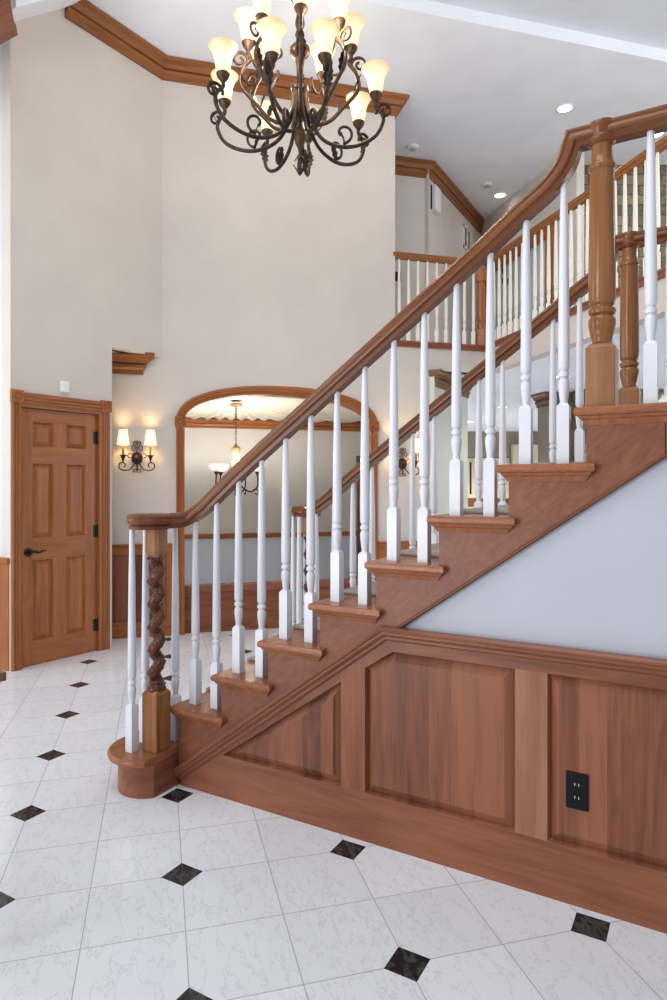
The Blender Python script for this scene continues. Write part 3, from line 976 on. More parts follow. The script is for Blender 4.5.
def stair_railing(name, label, yb, sgn):
    """yb: line of the rail; sgn -1 near side (volute curls towards -Y), +1 far side"""
    nx, ny = (NX, NY) if sgn < 0 else (NX - 0.035, SWD - NY)
    lx = 1.463 if sgn < 0 else 1.440
    root = thing(name, label, 'railing', (nx, ny, 0.18))
    RZ = 1.207
    vx, vy = nx - 0.032, ny + sgn * 0.012
    # straight run with easing at the foot and gooseneck at the top
    ctrl = [(vx + 0.005, vy - sgn * 0.062, RZ), (vx + 0.055, vy - sgn * 0.074, RZ), (-0.335, yb + sgn * 0.016, RZ + 0.010), (-0.255, yb, RZ + 0.056), (-0.16, yb, RZ + 0.128), (-0.05, yb, rail_z(-0.05) - 0.002)]
    p = smooth_path(ctrl, 8)
    p += [V((x, yb, rail_z(x))) for x in (0.1, 0.3, 0.6, 0.9, 1.0)]
    p += smooth_path([(1.08, yb, rail_z(1.08)), (1.20, yb, rail_z(1.20) + 0.005), (1.290, yb, 2.383), (1.345, yb, 2.448), (1.374, yb, 2.527)], 6)
    # level rail meets the gooseneck in a mitre
    p += [V((1.5, yb, 2.527)), V((3.4, yb, 2.527))]
    h = build('handrail', MB().sweep(p, RAILS), 'rail', root, smooth=40)
    mb = MB().lathe([(0.070, RZ - 0.035), (0.088, RZ - 0.034), (0.091, RZ - 0.022), (0.084, RZ - 0.014), (0.096, RZ - 0.008), (0.100, RZ + 0.006), (0.096, RZ + 0.014), (0.099, RZ + 0.022), (0.090, RZ + 0.032), (0.066, RZ + 0.036)], (vx, vy, 0), 40)
    build('volute', mb, 'rail', h, smooth=40)
    newel_twist(root, nx, ny, 0.18)
    newel_turned(root, lx, yb, 1.62, 2.563)
    zb = lambda x: rail_z(x) - 0.038
    cache = {}
    for j in range(14):
        x = -0.298 + 0.1262 * j
        k = 2 + j // 2; z0 = k * R_
        if j == 0: ht = 1.20 - z0
        elif j == 1: ht = 1.294 - z0
        elif j == 13: ht = 2.405 - z0
        else: ht = zb(x) - z0
        key = round(ht, 3)
        if key not in cache: cache[key] = baluster_mesh(ht, 'baluster', 'white')
        link('baluster', cache[key], root, (x, yb, z0))
    me = baluster_mesh(1.176 - 0.18, 'baluster', 'white', base=0.20)
    for dx, dy in ((-0.046, -0.060), (-0.072, 0.046), (0.030, 0.134)):
        link('baluster', me, root, (vx + dx, vy - sgn * dy * 1.0 if False else vy + (dy if sgn < 0 else -dy), 0.18))
    me = baluster_mesh(2.495 - 1.62, 'baluster', 'white')
    for i in range(14): link('baluster', me, root, (1.6075 + 0.127 * i, yb, 1.62))
    return root


stair_railing('stair_railing', 'nearer stair railing with dark carved twist newel on the rounded step', RY, -1)
stair_railing('stair_railing', 'farther stair railing seen through the balusters of the nearer railing', SWD - RY + 0.01, 1)

# gallery railing
gal = thing('gallery_railing', 'upper gallery railing with ivory balusters under a honey wood rail', 'railing', AW(3.0, 0, 2.745))
GZ = 3.690
mb = MB().sweep([AW(2.66, -0.03, GZ), AW(3.675, -0.03, GZ)], RAILS)
build('handrail', mb, 'crown', gal, smooth=40)
mb = MB().sweep([GR(0, -0.03, GZ), GR(4.2, -0.03, GZ)], RAILS)
build('handrail', mb, 'crown', gal, smooth=40)
BAND = [(-0.10, 0.0), (0.020, 0.0), (0.026, 0.012), (0.018, 0.024), (0.018, 0.034), (0.030, 0.044), (0.030, 0.056), (0.022, 0.062), (-0.10, 0.062)]
mb = MB().sweep([AW(2.68, 0, 2.765), AW(3.675, 0, 2.765), GR(4.2, 0, 2.765)], [(-a, b) for a, b in BAND])
build('base_moulding', mb, 'cherry', gal)
gx, gy = AW(3.655, -0.04, 0)[:2]
pm = MB(); q = 0.045
pm.box((gx - q, gy - q, 2.80), (gx + q, gy + q, 3.0)).lathe([(0.036, 3.0), (0.042, 3.03), (0.042, 3.06), (0.034, 3.075), (0.043, 3.09), (0.034, 3.105), (0.042, 3.13), (0.038, 3.42), (0.043, 3.44), (0.034, 3.46), (0.034, 3.50)], (gx, gy, 0), 20)
pm.box((gx - q, gy - q, 3.50), (gx + q, gy + q, 3.735))
build('corner_post', pm, 'door', gal, smooth=38)
me = baluster_mesh(GZ - 0.022 - 2.825, 'baluster', 'cream_white', base=0.14, k=0.95)
for i in range(9): link('baluster', me, gal, AW(2.735 + 0.103 * i, -0.03, 2.825))
for i in range(36): link('baluster', me, gal, GR(0.13 + 0.108 * i, -0.03, 2.825))

# ------------------------------------------------------------------ door with casing
d = bpy.data.objects.new('door_1', None); COL.objects.link(d); d.location = DW(0.40, 0, 0); WL[d.name] = DW(0.40, 0, 0)
struct(d, 'cherry six panel door with dark lever handle at the left', 'door')
DT = 1.955; DSL, DSR = 0.070, 0.734
PX = [(DSL + 0.105, DSL + 0.275), (DSL + 0.388, DSL + 0.563)]
PZ = [(0.185, 0.800), (0.968, 1.538), (1.668, 1.855)]
mb = MB()
OFF = -0.02
xs = [DSL, PX[0][0], PX[0][1], PX[1][0], PX[1][1], DSR]
for a, b in ((xs[0], xs[1]), (xs[4], xs[5])): mb.box((a, OFF - 0.04, 0.004), (b, OFF, DT), DW, grain=(0, 0, 1))
zs = [0.004, PZ[0][0], PZ[0][1], PZ[1][0], PZ[1][1], PZ[2][0], PZ[2][1], DT]
for i in (0, 2, 4, 6): mb.box((xs[1], OFF - 0.04, zs[i]), (xs[4], OFF, zs[i + 1]), DW, grain=DD)
for z0, z1 in PZ: mb.box((xs[2], OFF - 0.04, z0), (xs[3], OFF, z1), DW, grain=(0, 0, 1))
slab = build('door_leaf', mb, 'door', d)
for z0, z1 in PZ:
    for a, b in PX:
        build('door_panel', raised_panel(MB(), [(a, z0), (b, z0), (b, z1), (a, z1)], DW, OFF, OFF - 0.018, OFF - 0.005, 0.010, 0.030, (0, 0, 1)), 'door', slab)
# handle: rose and curved lever
hb = MB(); hp = DW(DSL + 0.068, OFF, 0.866)
Mr = Matrix((DD, V((0, 0, 1)), DN)).transposed()
hb.lathe([(0.033, 0), (0.033, 0.006), (0.026, 0.011), (0.012, 0.013), (0.011, 0.05), (0.0, 0.052)], hp, 20, M=Mr)
hb.tube(smooth_path([hp + DN * 0.045 + DD * -0.004, hp + DN * 0.05 + DD * 0.03 + V((0, 0, 0.004)), hp + DN * 0.05 + DD * 0.06 + V((0, 0, -0.006)), hp + DN * 0.048 + DD * 0.09 + V((0, 0, 0.006)), hp + DN * 0.046 + DD * 0.115 + V((0, 0, 0.004))], 5), [0.011] * 8 + [0.0085] * 8 + [0.006] * 5, 8)
build('door_handle', hb, 'blackmetal', d, smooth=40)
for zc in (1.765, 0.995, 0.215):
    hm = MB().box((DSR - 0.034, OFF - 0.01, zc - 0.05), (DSR + 0.002, OFF + 0.004, zc + 0.05), DW)
    hm.tube([DW(DSR - 0.004, OFF + 0.008, zc - 0.052), DW(DSR - 0.004, OFF + 0.008, zc + 0.052)], 0.008, 8)
    build('hinge', hm, 'black', d)
# casing: fluted legs and head, rosette corner blocks
FL = [(0.0, 0), (0.0, 0.018), (0.006, 0.022), (0.014, 0.022), (0.020, 0.014), (0.026, 0.020), (0.034, 0.020), (0.040, 0.014), (0.046, 0.020), (0.054, 0.022), (0.062, 0.022), (0.068, 0.018), (0.068, 0)]


def fluted(mb, p0, p1, acr, nrm, width=0.068):
    """moulded casing board from p0 to p1; acr = across, nrm = off the wall"""
    k = width / 0.068; n = len(FL)
    vs = [p0 + acr * (a * k) + nrm * b for a, b in FL] + [p1 + acr * (a * k) + nrm * b for a, b in FL]
    fs = [tuple(range(n)), tuple(range(2 * n - 1, n - 1, -1))] + [(i, (i + 1) % n, n + (i + 1) % n, n + i) for i in range(n)]
    return mb.add(vs, fs, grain=p1 - p0)


def rosette_block(mb, centre, acr, nrm, half):
    up = V((0, 0, 1))
    fr = lambda a, o_, z: centre + acr * a + nrm * o_ + up * z
    mb.box((-half, 0, -half), (half, 0.026, half), fr, grain=(0, 0, 1))
    Mr = Matrix((acr, up, nrm)).transposed()
    mb.lathe([(half * 0.80, 0.026), (half * 0.80, 0.032), (half * 0.66, 0.034), (half * 0.60, 0.029), (half * 0.40, 0.030), (half * 0.32, 0.036), (half * 0.12, 0.039)], centre, 20, M=Mr)
    for k in range(8):
        t = 2 * PI * k / 8
        mb.lathe([(half * 0.10, 0.027), (half * 0.11, 0.033), (half * 0.04, 0.036)], centre + acr * (half * 0.5 * math.cos(t)) + up * (half * 0.5 * math.sin(t)), 6, M=Mr)
    return mb


ZU = V((0, 0, 1))
cs = MB()
fluted(cs, DW(0.000, 0, 0), DW(0.000, 0, 1.985), DD, DN)
fluted(cs, DW(0.766, 0, 0), DW(0.766, 0, 1.985), DD, DN)
fluted(cs, DW(0.07, 0, 1.982), DW(0.764, 0, 1.982), ZU, DN, 0.085)
cs.box((0.055, -0.10, 0), (DSL + 0.003, 0.012, 1.98), DW).box((DSR + 0.002, -0.10, 0), (0.768, 0.012, 1.98), DW).box((DSL, -0.10, DT + 0.003), (DSR, 0.012, 1.984), DW)
csg = build('door_casing', cs, 'door', d)
rb = MB(); rosette_block(rb, DW(0.034, 0, 2.032), DD, DN, 0.047); build('corner_block', rb, 'door', csg, smooth=30)
rb = MB(); rosette_block(rb, DW(0.800, 0, 2.032), DD, DN, 0.047); build('corner_block', rb, 'door', csg, smooth=30)

# arch casing
struct_arch = thing('arch_casing', 'cherry casing around the arched opening', 'casing', AW(ACX, 0, 0))
N3 = V((c45, -c45, 0)); T3 = V((c45, c45, 0))
leg = MB()
fluted(leg, AW(0.548, 0, 0), AW(0.548, 0, 1.895), T3, N3, 0.075)
build('side_casing', leg, 'door', struct_arch)
leg = MB(); fluted(leg, AW(2.417, 0, 0), AW(2.417, 0, 1.895), T3, N3, 0.075)
build('side_casing', leg, 'door', struct_arch)
for a_ in (0.586, 2.454):
    rb = MB(); rosette_block(rb, AW(a_, 0, 1.955), T3, N3, 0.050); build('corner_block', rb, 'door', struct_arch, smooth=30)
pts = [AW(*(lambda q: (q[0], 0, q[1]))(arch_pt(0.012 + 0.976 * i / 72, AHW + 0.006, 0.322))) for i in range(73)]
apro = [(b, 0.040 - a * 0.08 / 0.068) for a, b in FL]
build('arch_head', MB().sweep(pts, apro, N=N3), 'door', struct_arch, smooth=30)
jm = MB()
jpts = [(AL0, 0.0)] + ARCH + [(AL1, 0.0)]
n = len(jpts)
vs = [AW(a, 0.004, z) for a, z in jpts] + [AW(a, -0.155, z) for a, z in jpts]
cxm = ACX
jin = [(a + (0.016 if a < cxm else -0.016) * (1 if abs(a - cxm) > 0.5 else abs(a - cxm) / 0.5), z - (0.016 if z > 1.96 else 0)) for a, z in jpts]
vs += [AW(a, 0.004, z) for a, z in jin] + [AW(a, -0.155, z) for a, z in jin]
fs = []
for i in range(n - 1):
    fs += [(i, i + 1, n + i + 1, n + i), (2 * n + i, 3 * n + i, 3 * n + i + 1, 2 * n + i + 1), (i, 2 * n + i, 2 * n + i + 1, i + 1), (n + i, n + i + 1, 3 * n + i + 1, 3 * n + i)]
jm.add(vs, fs, grain=(0, 0, 1))
build('jamb_lining', jm, 'door', struct_arch)


# wainscot either side of the arch
def wall_wainscot(name, label, a0, a1, z, npan):
    r = thing(name, label, 'wainscot', AW((a0 + a1) / 2, 0, 0))
    mb = MB(); st = 0.08; wd = (a1 - a0 - st * (npan + 1)) / npan
    for i in range(npan + 1):
        b = a0 + i * (wd + st); mb.box((b, 0.0, 0.14), (b + st, 0.018, z - 0.10), AW, grain=(0, 0, 1))
    mb.box((a0, 0.0, 0), (a1, 0.018, 0.14), AW).box((a0, 0, z - 0.10), (a1, 0.018, z - 0.03), AW)
    build('frame', mb, 'door', r)
    for i in range(npan):
        b = a0 + st + i * (wd + st)
        p = [(b, 0.14), (b + wd, 0.14), (b + wd, z - 0.10), (b, z - 0.10)]
        build('panel', raised_panel(MB(), p, AW, 0.018, 0.006, 0.012, 0.006, 0.03, (0, 0, 1)), 'panel', r)
    mb = MB().sweep([AW(a0, 0, z), AW(a1, 0, z)], [(-0.0, 0), (-0.034, 0), (-0.038, -0.010), (-0.028, -0.018), (-0.022, -0.030), (-0.018, -0.04), (0, -0.04)])
    build('cap_rail', mb, 'door', r)
    return r


wall_wainscot('wainscot', 'cherry wainscot between the door and the arch', -0.9, 0.545, 0.845, 2)
wall_wainscot('wainscot', 'cherry wainscot right of the arch below the half hidden sconce', 2.50, 3.10, 0.815, 1)


# ------------------------------------------------------------------ scrolls
def spiral2(cx, cz, r0, r1, a0, a1, n=24):
    """(x, z) points on a spiral"""
    out = []
    for i in range(n + 1):
        t = i / n; r = r0 + (r1 - r0) * t; a = a0 + (a1 - a0) * t
        out.append((cx + r * math.cos(a), cz + r * math.sin(a)))
    return out


def leaf(mb, base, dirv, side, length, width, nrm):
    """lobed acanthus leaf, a few mm thick, curling outward"""
    base = V(base); u = V(dirv).normalized(); n_ = V(nrm).normalized(); s_ = u.cross(n_).normalized()
    prof = [0.25, 0.8, 0.55, 1.0, 0.65, 0.85, 0.45, 0.5, 0.12]
    N_ = len(prof)
    vs = []
    for i, p in enumerate(prof):
        t = i / (N_ - 1)
        ctr = base + u * (length * t) + n_ * (side * length * 0.22 * t * t)
        for q in (-1, 0, 1):
            vs.append(ctr + s_ * (width * p * q) + n_ * (0.0025 if q == 0 else -0.001))
        for q in (-1, 0, 1):
            vs.append(ctr + s_ * (width * p * q * 0.9) - n_ * (0.003 if q == 0 else 0.004))
    fs = []
    for i in range(N_ - 1):
        b = i * 6; c = b + 6
        fs += [(b, b + 1, c + 1, c), (b + 1, b + 2, c + 2, c + 1), (b + 3, c + 3, c + 4, b + 4), (b + 4, c + 4, c + 5, b + 5), (b, c, c + 3, b + 3), (b + 2, b + 5, c + 5, c + 2)]
    fs += [(0, 3, 4, 1), (1, 4, 5, 2)]
    b = (N_ - 1) * 6; fs += [(b, b + 1, b + 4, b + 3), (b + 1, b + 2, b + 5, b + 4)]
    mb.add(vs, fs)
    return mb


# ------------------------------------------------------------------ wall sconces
def sconce(label, al, zc, group='bronze wall sconces'):
    o0 = AW(al, 0, zc)
    r = thing('wall_sconce', label, 'wall sconce', o0, group)
    F = lambda a, o_, z: AW(al + a, o_, zc + z)
    Mr = Matrix((T3, V((0, 0, 1)), N3)).transposed()
    mb = MB().lathe([(0.048, 0), (0.050, 0.006), (0.042, 0.012), (0.036, 0.010), (0.022, 0.014), (0.016, 0.022), (0.005, 0.026)], o0, 24, M=Mr, squash=(1, 1.15))
    build('backplate', mb, 'darkbronze', r, smooth=40)
    mb = MB()
    for s in (-1, 1):
        # ornamental scrolls above the plate
        for cx, cz, rr, a0, a1 in ((0.026, 0.095, 0.026, -PI * 0.6, PI * 1.5), (0.016, 0.140, 0.018, -PI * 0.5, PI * 1.4), (0.020, -0.115, 0.018, PI * 0.9, -PI * 0.9)):
            pts = spiral2(cx, cz, rr, rr * 0.35, a0, a1, 20)
            mb.tube([F(s * x, 0.016, z) for x, z in pts], 0.0042, 6)
    mb.tube([F(0, 0.016, 0.05), F(0, 0.016, 0.165)], [0.006, 0.002], 6)
    mb.tube([F(0, 0.02, -0.04), F(0, 0.02, -0.135)], [0.008, 0.003], 6)
    build('scrollwork', mb, 'bronze', r, smooth=50)
    for s in (-1, 1):
        mb = MB()
        pts = [(0.012, 0.0), (0.025, -0.06), (0.060, -0.105), (0.105, -0.112)] + spiral2(0.118, -0.068, 0.042, 0.014, -PI / 2, PI * 1.35, 22)
        path = [F(s * x, 0.02 + 0.055 * min(1, max(0, x / 0.10)), z) for x, z in pts]
        mb.tube(path, [0.0055] * len(path), 7)
        pts = spiral2(0.062, 0.018, 0.028, 0.010, PI * 0.9, -PI * 0.7, 16)
        mb.tube([F(s * x, 0.025, z) for x, z in pts], 0.004, 6)
        mb.tube([F(s * 0.117, 0.075, -0.045), F(s * 0.117, 0.075, -0.015)], 0.005, 6)
        a = build('arm', mb, 'darkbronze', r, smooth=50)
        cpos = F(s * 0.117, 0.075, 0)
        build('candle_cup', MB().lathe([(0.007, -0.03), (0.011, -0.01), (0.020, 0.012), (0.032, 0.022), (0.033, 0.026), (0.012, 0.026)], cpos, 14), 'darkbronze', a, smooth=40)
        build('candle_sleeve', MB().lathe([(0.010, 0.02), (0.010, 0.10), (0.004, 0.112)], cpos, 12), 'brass', a, smooth=40)
        mb = MB()
        ns = 48; vs = []; fs = []
        lv = [(0.056, 0.0), (0.048, 0.04), (0.042, 0.09), (0.038, 0.145)]
        for rr, z in lv:
            for k in range(ns):
                t = 2 * PI * k / ns; q = rr * (1 + 0.035 * math.cos(t * 8))
                vs.append(V((q * math.cos(t), q * math.sin(t), z)))
        for i in range(len(lv) - 1):
            for k in range(ns): fs.append((i * ns + k, i * ns + (k + 1) % ns, (i + 1) * ns + (k + 1) % ns, (i + 1) * ns + k))
        b0 = len(vs)
        for rr, z in lv:
            for k in range(ns):
                t = 2 * PI * k / ns; q = (rr - 0.003) * (1 + 0.035 * math.cos(t * 8))
                vs.append(V((q * math.cos(t), q * math.sin(t), z)))
        for i in range(len(lv) - 1):
            for k in range(ns): fs.append((b0 + i * ns + k, b0 + (i + 1) * ns + k, b0 + (i + 1) * ns + (k + 1) % ns, b0 + i * ns + (k + 1) % ns))
        for k in range(ns):
            k2 = (k + 1) % ns; e = (len(lv) - 1) * ns
            fs += [(k, b0 + k, b0 + k2, k2), (e + k, e + k2, b0 + e + k2, b0 + e + k)]
        sp = cpos + V((0, 0, 0.112))
        mb.add([v + sp for v in vs], fs)
        sh = build('lamp_shade', mb, 'sshade', a, loc=sp, smooth=60)
        tr = MB()
        for k in range(8):
            t = 2 * PI * (k + 0.0) / 8
            tr.tube([sp + V((rr * 1.04 * math.cos(t), rr * 1.04 * math.sin(t), z)) for rr, z in lv], 0.0012, 5)
        for rr, z in (lv[0], lv[-1]):
            tr.tube([sp + V((rr * 1.02 * math.cos(2 * PI * k / 24), rr * 1.02 * math.sin(2 * PI * k / 24), z)) for k in range(25)], 0.0018, 5)
        build('shade_trim', tr, 'walnut', sh)
        point('sconce_bulb', sp + V((0, 0, 0.09)), 4.0, (1, 0.68, 0.32), 0.02)
    return r


sconce('bronze twin candle sconce between the door and the arch', 0.205, 1.617)
sconce('bronze twin candle sconce half hidden behind the stair balusters', 2.755, 1.590)

# ------------------------------------------------------------------ chandelier
CS = 1.1      # size factor: built for 4 m from the camera, hung at 4.4
CC = V((-0.625, 1.464, 0))
ZC = lambda z: 1.367 + (z - 1.367) * CS
ch = thing('chandelier', 'large bronze scroll arm chandelier with two tiers of amber glass shades', 'chandelier', CC + V((0, 0, ZC(3.26))))


def col_lathe(prof, name, mat, segs=20):
    return build(name, MB().lathe([(r * CS, ZC(z)) for r, z in prof], CC, segs), mat, ch, smooth=40)


col_lathe([(0.004, 3.27), (0.012, 3.28), (0.016, 3.30), (0.010, 3.32), (0.014, 3.36), (0.008, 3.40), (0.012, 3.43), (0.020, 3.45), (0.030, 3.47), (0.036, 3.50), (0.036, 3.535), (0.028, 3.56), (0.018, 3.575),
           (0.020, 3.60), (0.020, 3.76), (0.034, 3.775), (0.052, 3.785), (0.055, 3.80), (0.048, 3.825), (0.034, 3.835), (0.020, 3.86), (0.022, 3.93), (0.030, 3.99), (0.050, 4.005), (0.062, 4.02), (0.062, 4.045), (0.05, 4.06), (0.028, 4.07),
           (0.022, 4.11), (0.030, 4.13), (0.020, 4.16), (0.030, 4.20), (0.020, 4.26), (0.016, 4.42), (0.022, 4.46), (0.012, 4.50)], 'column', 'bronze', 24)
fin = MB()
for k in range(5):
    t = 2 * PI * k / 5; u = V((math.cos(t), math.sin(t), 0))
    leaf(fin, CC + u * 0.010 + V((0, 0, ZC(3.275))), u * 0.35 + V((0, 0, 1)), 1, 0.07, 0.016, u)
    leaf(fin, CC + u * 0.012 + V((0, 0, ZC(3.40))), u * 0.3 + V((0, 0, -1)), 1, 0.05, 0.012, u)
build('finial_leaves', fin, 'darkbronze', ch, smooth=60)
FA = math.atan2(-math.sin(YAW), -math.cos(YAW))   # azimuth pointing from the chandelier back to the camera


def chand_arm(az_deg, R, zc, tier):
    # az from the camera-facing direction, positive to the right of the picture
    a = FA + math.radians(az_deg); u = V((math.cos(a), math.sin(a), 0)); tn = V((-u.y, u.x, 0))
    P = lambda r, z: CC + u * (r * CS) + V((0, 0, ZC(z)))
    if tier == 0:
        ctrl = [(0.030, zc + 0.045), (0.050, zc - 0.06), (0.085, zc - 0.16), (0.16 * R / 0.5, zc - 0.245), (0.28 * R / 0.5, zc - 0.285), (0.40 * R / 0.5, zc - 0.270), (0.50 * R / 0.5, zc - 0.215), (R + 0.045, zc - 0.13), (R + 0.035, zc - 0.075), (R, zc - 0.035), (R, zc)]
    else:
        ctrl = [(0.035, zc - 0.02 - 0.20), (0.055, zc - 0.36), (0.11, zc - 0.44), (0.19, zc - 0.415), (0.26, zc - 0.34), (R + 0.045, zc - 0.22), (R + 0.03, zc - 0.12), (R - 0.015, zc - 0.06), (R, zc - 0.03), (R, zc)]
    path = smooth_path([P(r, z) for r, z in ctrl], 5)
    mb = MB().tube(path, [0.0118 * CS] * len(path), 8)
    # scroll curl under the cup, outward
    cx, cz = R + 0.052, zc - 0.066
    sp = spiral2(cx, cz, 0.052, 0.012, PI * 1.10, -PI * 1.5, 26)
    mb.tube([P(x, z) for x, z in sp], [0.0098 * CS] * 10 + [0.0085 * CS] * 17, 7)
    # inner curl
    if tier == 0:
        sp = spiral2(R - 0.20, zc - 0.200, 0.065, 0.018, -PI * 0.5, PI * 1.25, 22)
        mb.tube([P(x, z) for x, z in sp], 0.0090 * CS, 6)
    else:
        sp = spiral2(R - 0.12, zc - 0.075, 0.085, 0.03, PI * 0.05, -PI * 1.1, 18)
        mb.tube([P(x, z) for x, z in sp], 0.0085 * CS, 6)
    arm = build('arm', mb, 'darkbronze' if tier == 0 else 'bronze', ch, smooth=60)
    for frac, dv, sd, ln, wd in ((0.66 if tier == 0 else 0.50, u * 0.15 + V((0, 0, 1)), 1, 0.135, 0.034), (0.42, -u * 0.2 + V((0, 0, 1)), -1, 0.105, 0.028)):
        k1 = path[int(len(path) * frac)] + dv.normalized() * 0.012
        build('leaf', leaf(MB(), k1, dv, sd, ln * CS, wd * CS, u), 'darkbronze', arm, smooth=60)
    cp = P(R, zc)
    build('cup', MB().lathe([(0.010 * CS, -0.012 * CS), (0.016 * CS, -0.004), (0.030 * CS, 0.014 * CS), (0.038 * CS, 0.030 * CS), (0.040 * CS, 0.040 * CS), (0.036 * CS, 0.043 * CS), (0.020 * CS, 0.043 * CS)], cp, 16), 'bronze', arm, smooth=40)
    sp = cp + V((0, 0, 0.036 * CS))
    outer = [(0.034, 0.0), (0.040, 0.020), (0.045, 0.050), (0.050, 0.085), (0.058, 0.115), (0.071, 0.140), (0.083, 0.155), (0.086, 0.160)]
    inner = [(r - 0.004, z + 0.001) for r, z in reversed(outer)]
    build('glass_shade', MB().lathe([(r * CS, z * CS) for r, z in outer + inner], sp, 24, cap=False).__class__() if False else MB().lathe([(r * CS, sp.z + z * CS) for r, z in outer + inner], (sp.x, sp.y, 0), 24, cap=False), 'shade', arm, loc=sp, smooth=50)
    return sp


for az, rr in ((-21, 0.385), (24, 0.385), (-66, 0.48), (-99, 0.48), (-150, 0.485), (90, 0.465), (130, 0.485), (176, 0.485)): chand_arm(az, rr, 3.73, 0)
for az in (4, 49, 94, 155, -41, -86, -120): chand_arm(az, 0.315, 4.03, 1)
# hanging chain up to the ceiling
mb = MB(); z = ZC(4.50); i = 0
while z < H2 - 0.02:
    hx = V((1, 0, 0)) if i % 2 else V((0, 1, 0))
    mb.tube([CC + hx * (0.012 * math.cos(t)) + V((0, 0, z + 0.022 + 0.026 * math.sin(t))) for t in [2 * PI * q / 12 for q in range(13)]], 0.003, 6)
    z += 0.042; i += 1
mb.lathe([(0.07, H2 - 0.004), (0.068, H2 - 0.02), (0.03, H2 - 0.04), (0.01, H2 - 0.05)], CC, 20)
build('chain', mb, 'bronze', ch, smooth=50)
mb = MB().tube(smooth_path([CC + V((-0.02, 0.0, ZC(4.3))), CC + V((-0.07, -0.02, ZC(4.40))), CC + V((-0.05, 0, ZC(4.62))), CC + V((-0.01, 0, ZC(4.75)))], 6), 0.0035, 6)
build('cord', mb, 'black', ch)
for k in range(4):
    a = FA + k * PI / 2 + 0.6
    point('chandelier_bulb', CC + V((math.cos(a) * 0.40, math.sin(a) * 0.40, ZC(3.98))), 9, (1, 0.90, 0.76), 0.06)

# ------------------------------------------------------------------ dining chandelier
DC = AW(1.262, -1.48, 0)
dch = thing('dining_chandelier', 'small bronze chandelier with white glass bowls seen through the arch', 'chandelier', DC + V((0, 0, 1.25)))
build('canopy', MB().lathe([(0.075, 2.325), (0.075, 2.31), (0.05, 2.295), (0.012, 2.285)], DC, 20), 'brass', dch, smooth=40)
mb = MB(); z = 1.865; i = 0
while z < 2.29:
    hx = T3 if i % 2 else N3
    mb.tube([DC + hx * (0.010 * math.cos(t)) + V((0, 0, z + 0.018 + 0.022 * math.sin(t))) for t in [2 * PI * q / 12 for q in range(13)]], 0.0035, 6)
    z += 0.034; i += 1
build('chain', mb, 'bronze', dch, smooth=50)
build('column', MB().lathe([(0.010, 1.25), (0.022, 1.27), (0.014, 1.30), (0.035, 1.34), (0.045, 1.40), (0.03, 1.45), (0.022, 1.50), (0.040, 1.58), (0.044, 1.76), (0.056, 1.79), (0.05, 1.82), (0.02, 1.84), (0.012, 1.87)], DC, 20), 'brass', dch, smooth=40)
for k in range(5):
    a = 2 * PI * k / 5 + 0.25; u = T3 * math.cos(a) + N3 * math.sin(a)
    P = lambda r, z: DC + u * r + V((0, 0, z))
    path = smooth_path([P(0.03, 1.40), P(0.10, 1.33), P(0.18, 1.30), P(0.25, 1.36), P(0.255, 1.44), P(0.25, 1.50)], 5)
    mb = MB().tube(path, 0.009, 7)
    mb.tube([P(x, z) for x, z in spiral2(0.235, 1.29, 0.045, 0.014, PI * 0.9, -PI * 0.9, 18)], 0.007, 6)
    arm = build('arm', mb, 'darkbronze', dch, smooth=50)
    build('cup', MB().lathe([(0.010, 1.49), (0.022, 1.51), (0.030, 1.53), (0.02, 1.54)], P(0.25, 0), 14), 'bronze', arm, smooth=40)
    sp = P(0.25, 1.535)
    outer = [(0.02, 0.0), (0.055, 0.012), (0.080, 0.035), (0.092, 0.065), (0.098, 0.085)]
    inner = [(r - 0.004, z + 0.003) for r, z in reversed(outer)]
    build('glass_bowl', MB().lathe([(r, sp.z + z) for r, z in outer + inner], (sp.x, sp.y, 0), 24, cap=False), 'bowl', arm, loc=sp, smooth=60)
    point('dining_bulb', sp + V((0, 0, 0.10)), 10.0, (1, 0.95, 0.88), 0.03)

# ------------------------------------------------------------------ ceiling fixtures
def can(x, y, z, r, label, power, mat='can', group=None, ang=130):
    t = thing('recessed_light', label, 'ceiling light', (x, y, z), group)
    build('trim_ring', MB().lathe([(r, z), (r * 1.25, z), (r * 1.25, z - 0.006), (r, z - 0.010)], (x, y, 0), 28, cap=False), 'plastic', t, smooth=40)
    build('lamp', MB().lathe([(r * 1.0, z - 0.001), (r * 1.0, z - 0.004)], (x, y, 0), 28), mat, t)
    if power: spot('can_spot', (x, y, z - 0.03), power, ang=ang)


can(0.481, 4.743, H2, 0.072, 'recessed ceiling light above the landing newel, largest in the foyer ceiling', 16)
can(-0.654, 6.396, H2, 0.072, 'recessed ceiling light at the end of the upper hall crown moulding', 6)
can(1.253, 5.760, H2, 0.072, 'recessed ceiling light peeking under the landing rail at right', 12)


def detector(x, y, label):
    t = thing('smoke_detector', label, 'smoke detector', (x, y, H2))
    build('housing', MB().lathe([(0.068, H2), (0.068, H2 - 0.012), (0.060, H2 - 0.028), (0.02, H2 - 0.034)], (x, y, 0), 28), 'plastic', t, smooth=40)
    build('sensor_ring', MB().lathe([(0.035, H2 - 0.030), (0.036, H2 - 0.037), (0.028, H2 - 0.038)], (x, y, 0), 20), 'wall_grey', t, smooth=40)


detector(-1.191 + 0.02, 4.666, 'white smoke detector on the ceiling above the upper hall corner')
detector(-0.71, 5.998, 'white smoke detector on the ceiling next to the smaller can light')

for x, y, lab in ((-2.02, 9.30, 'small kitchen can light just right of the pale green wall end, nearer one'), (-3.03, 12.15, 'kitchen can light beside the pale green wall end, farther one'), (-2.51, 11.81, 'small can light in the far kitchen ceiling between two balusters'),
                  (-0.886, 7.38, 'brightest hall can light seen through the upper balusters'), (0.411, 5.015, 'hall can light nearest below the gallery edge')):
    can(x, y, H1, 0.075, lab, 40 if y < 8 else 420, 'kcan', 'kitchen and hall can lights', 150)

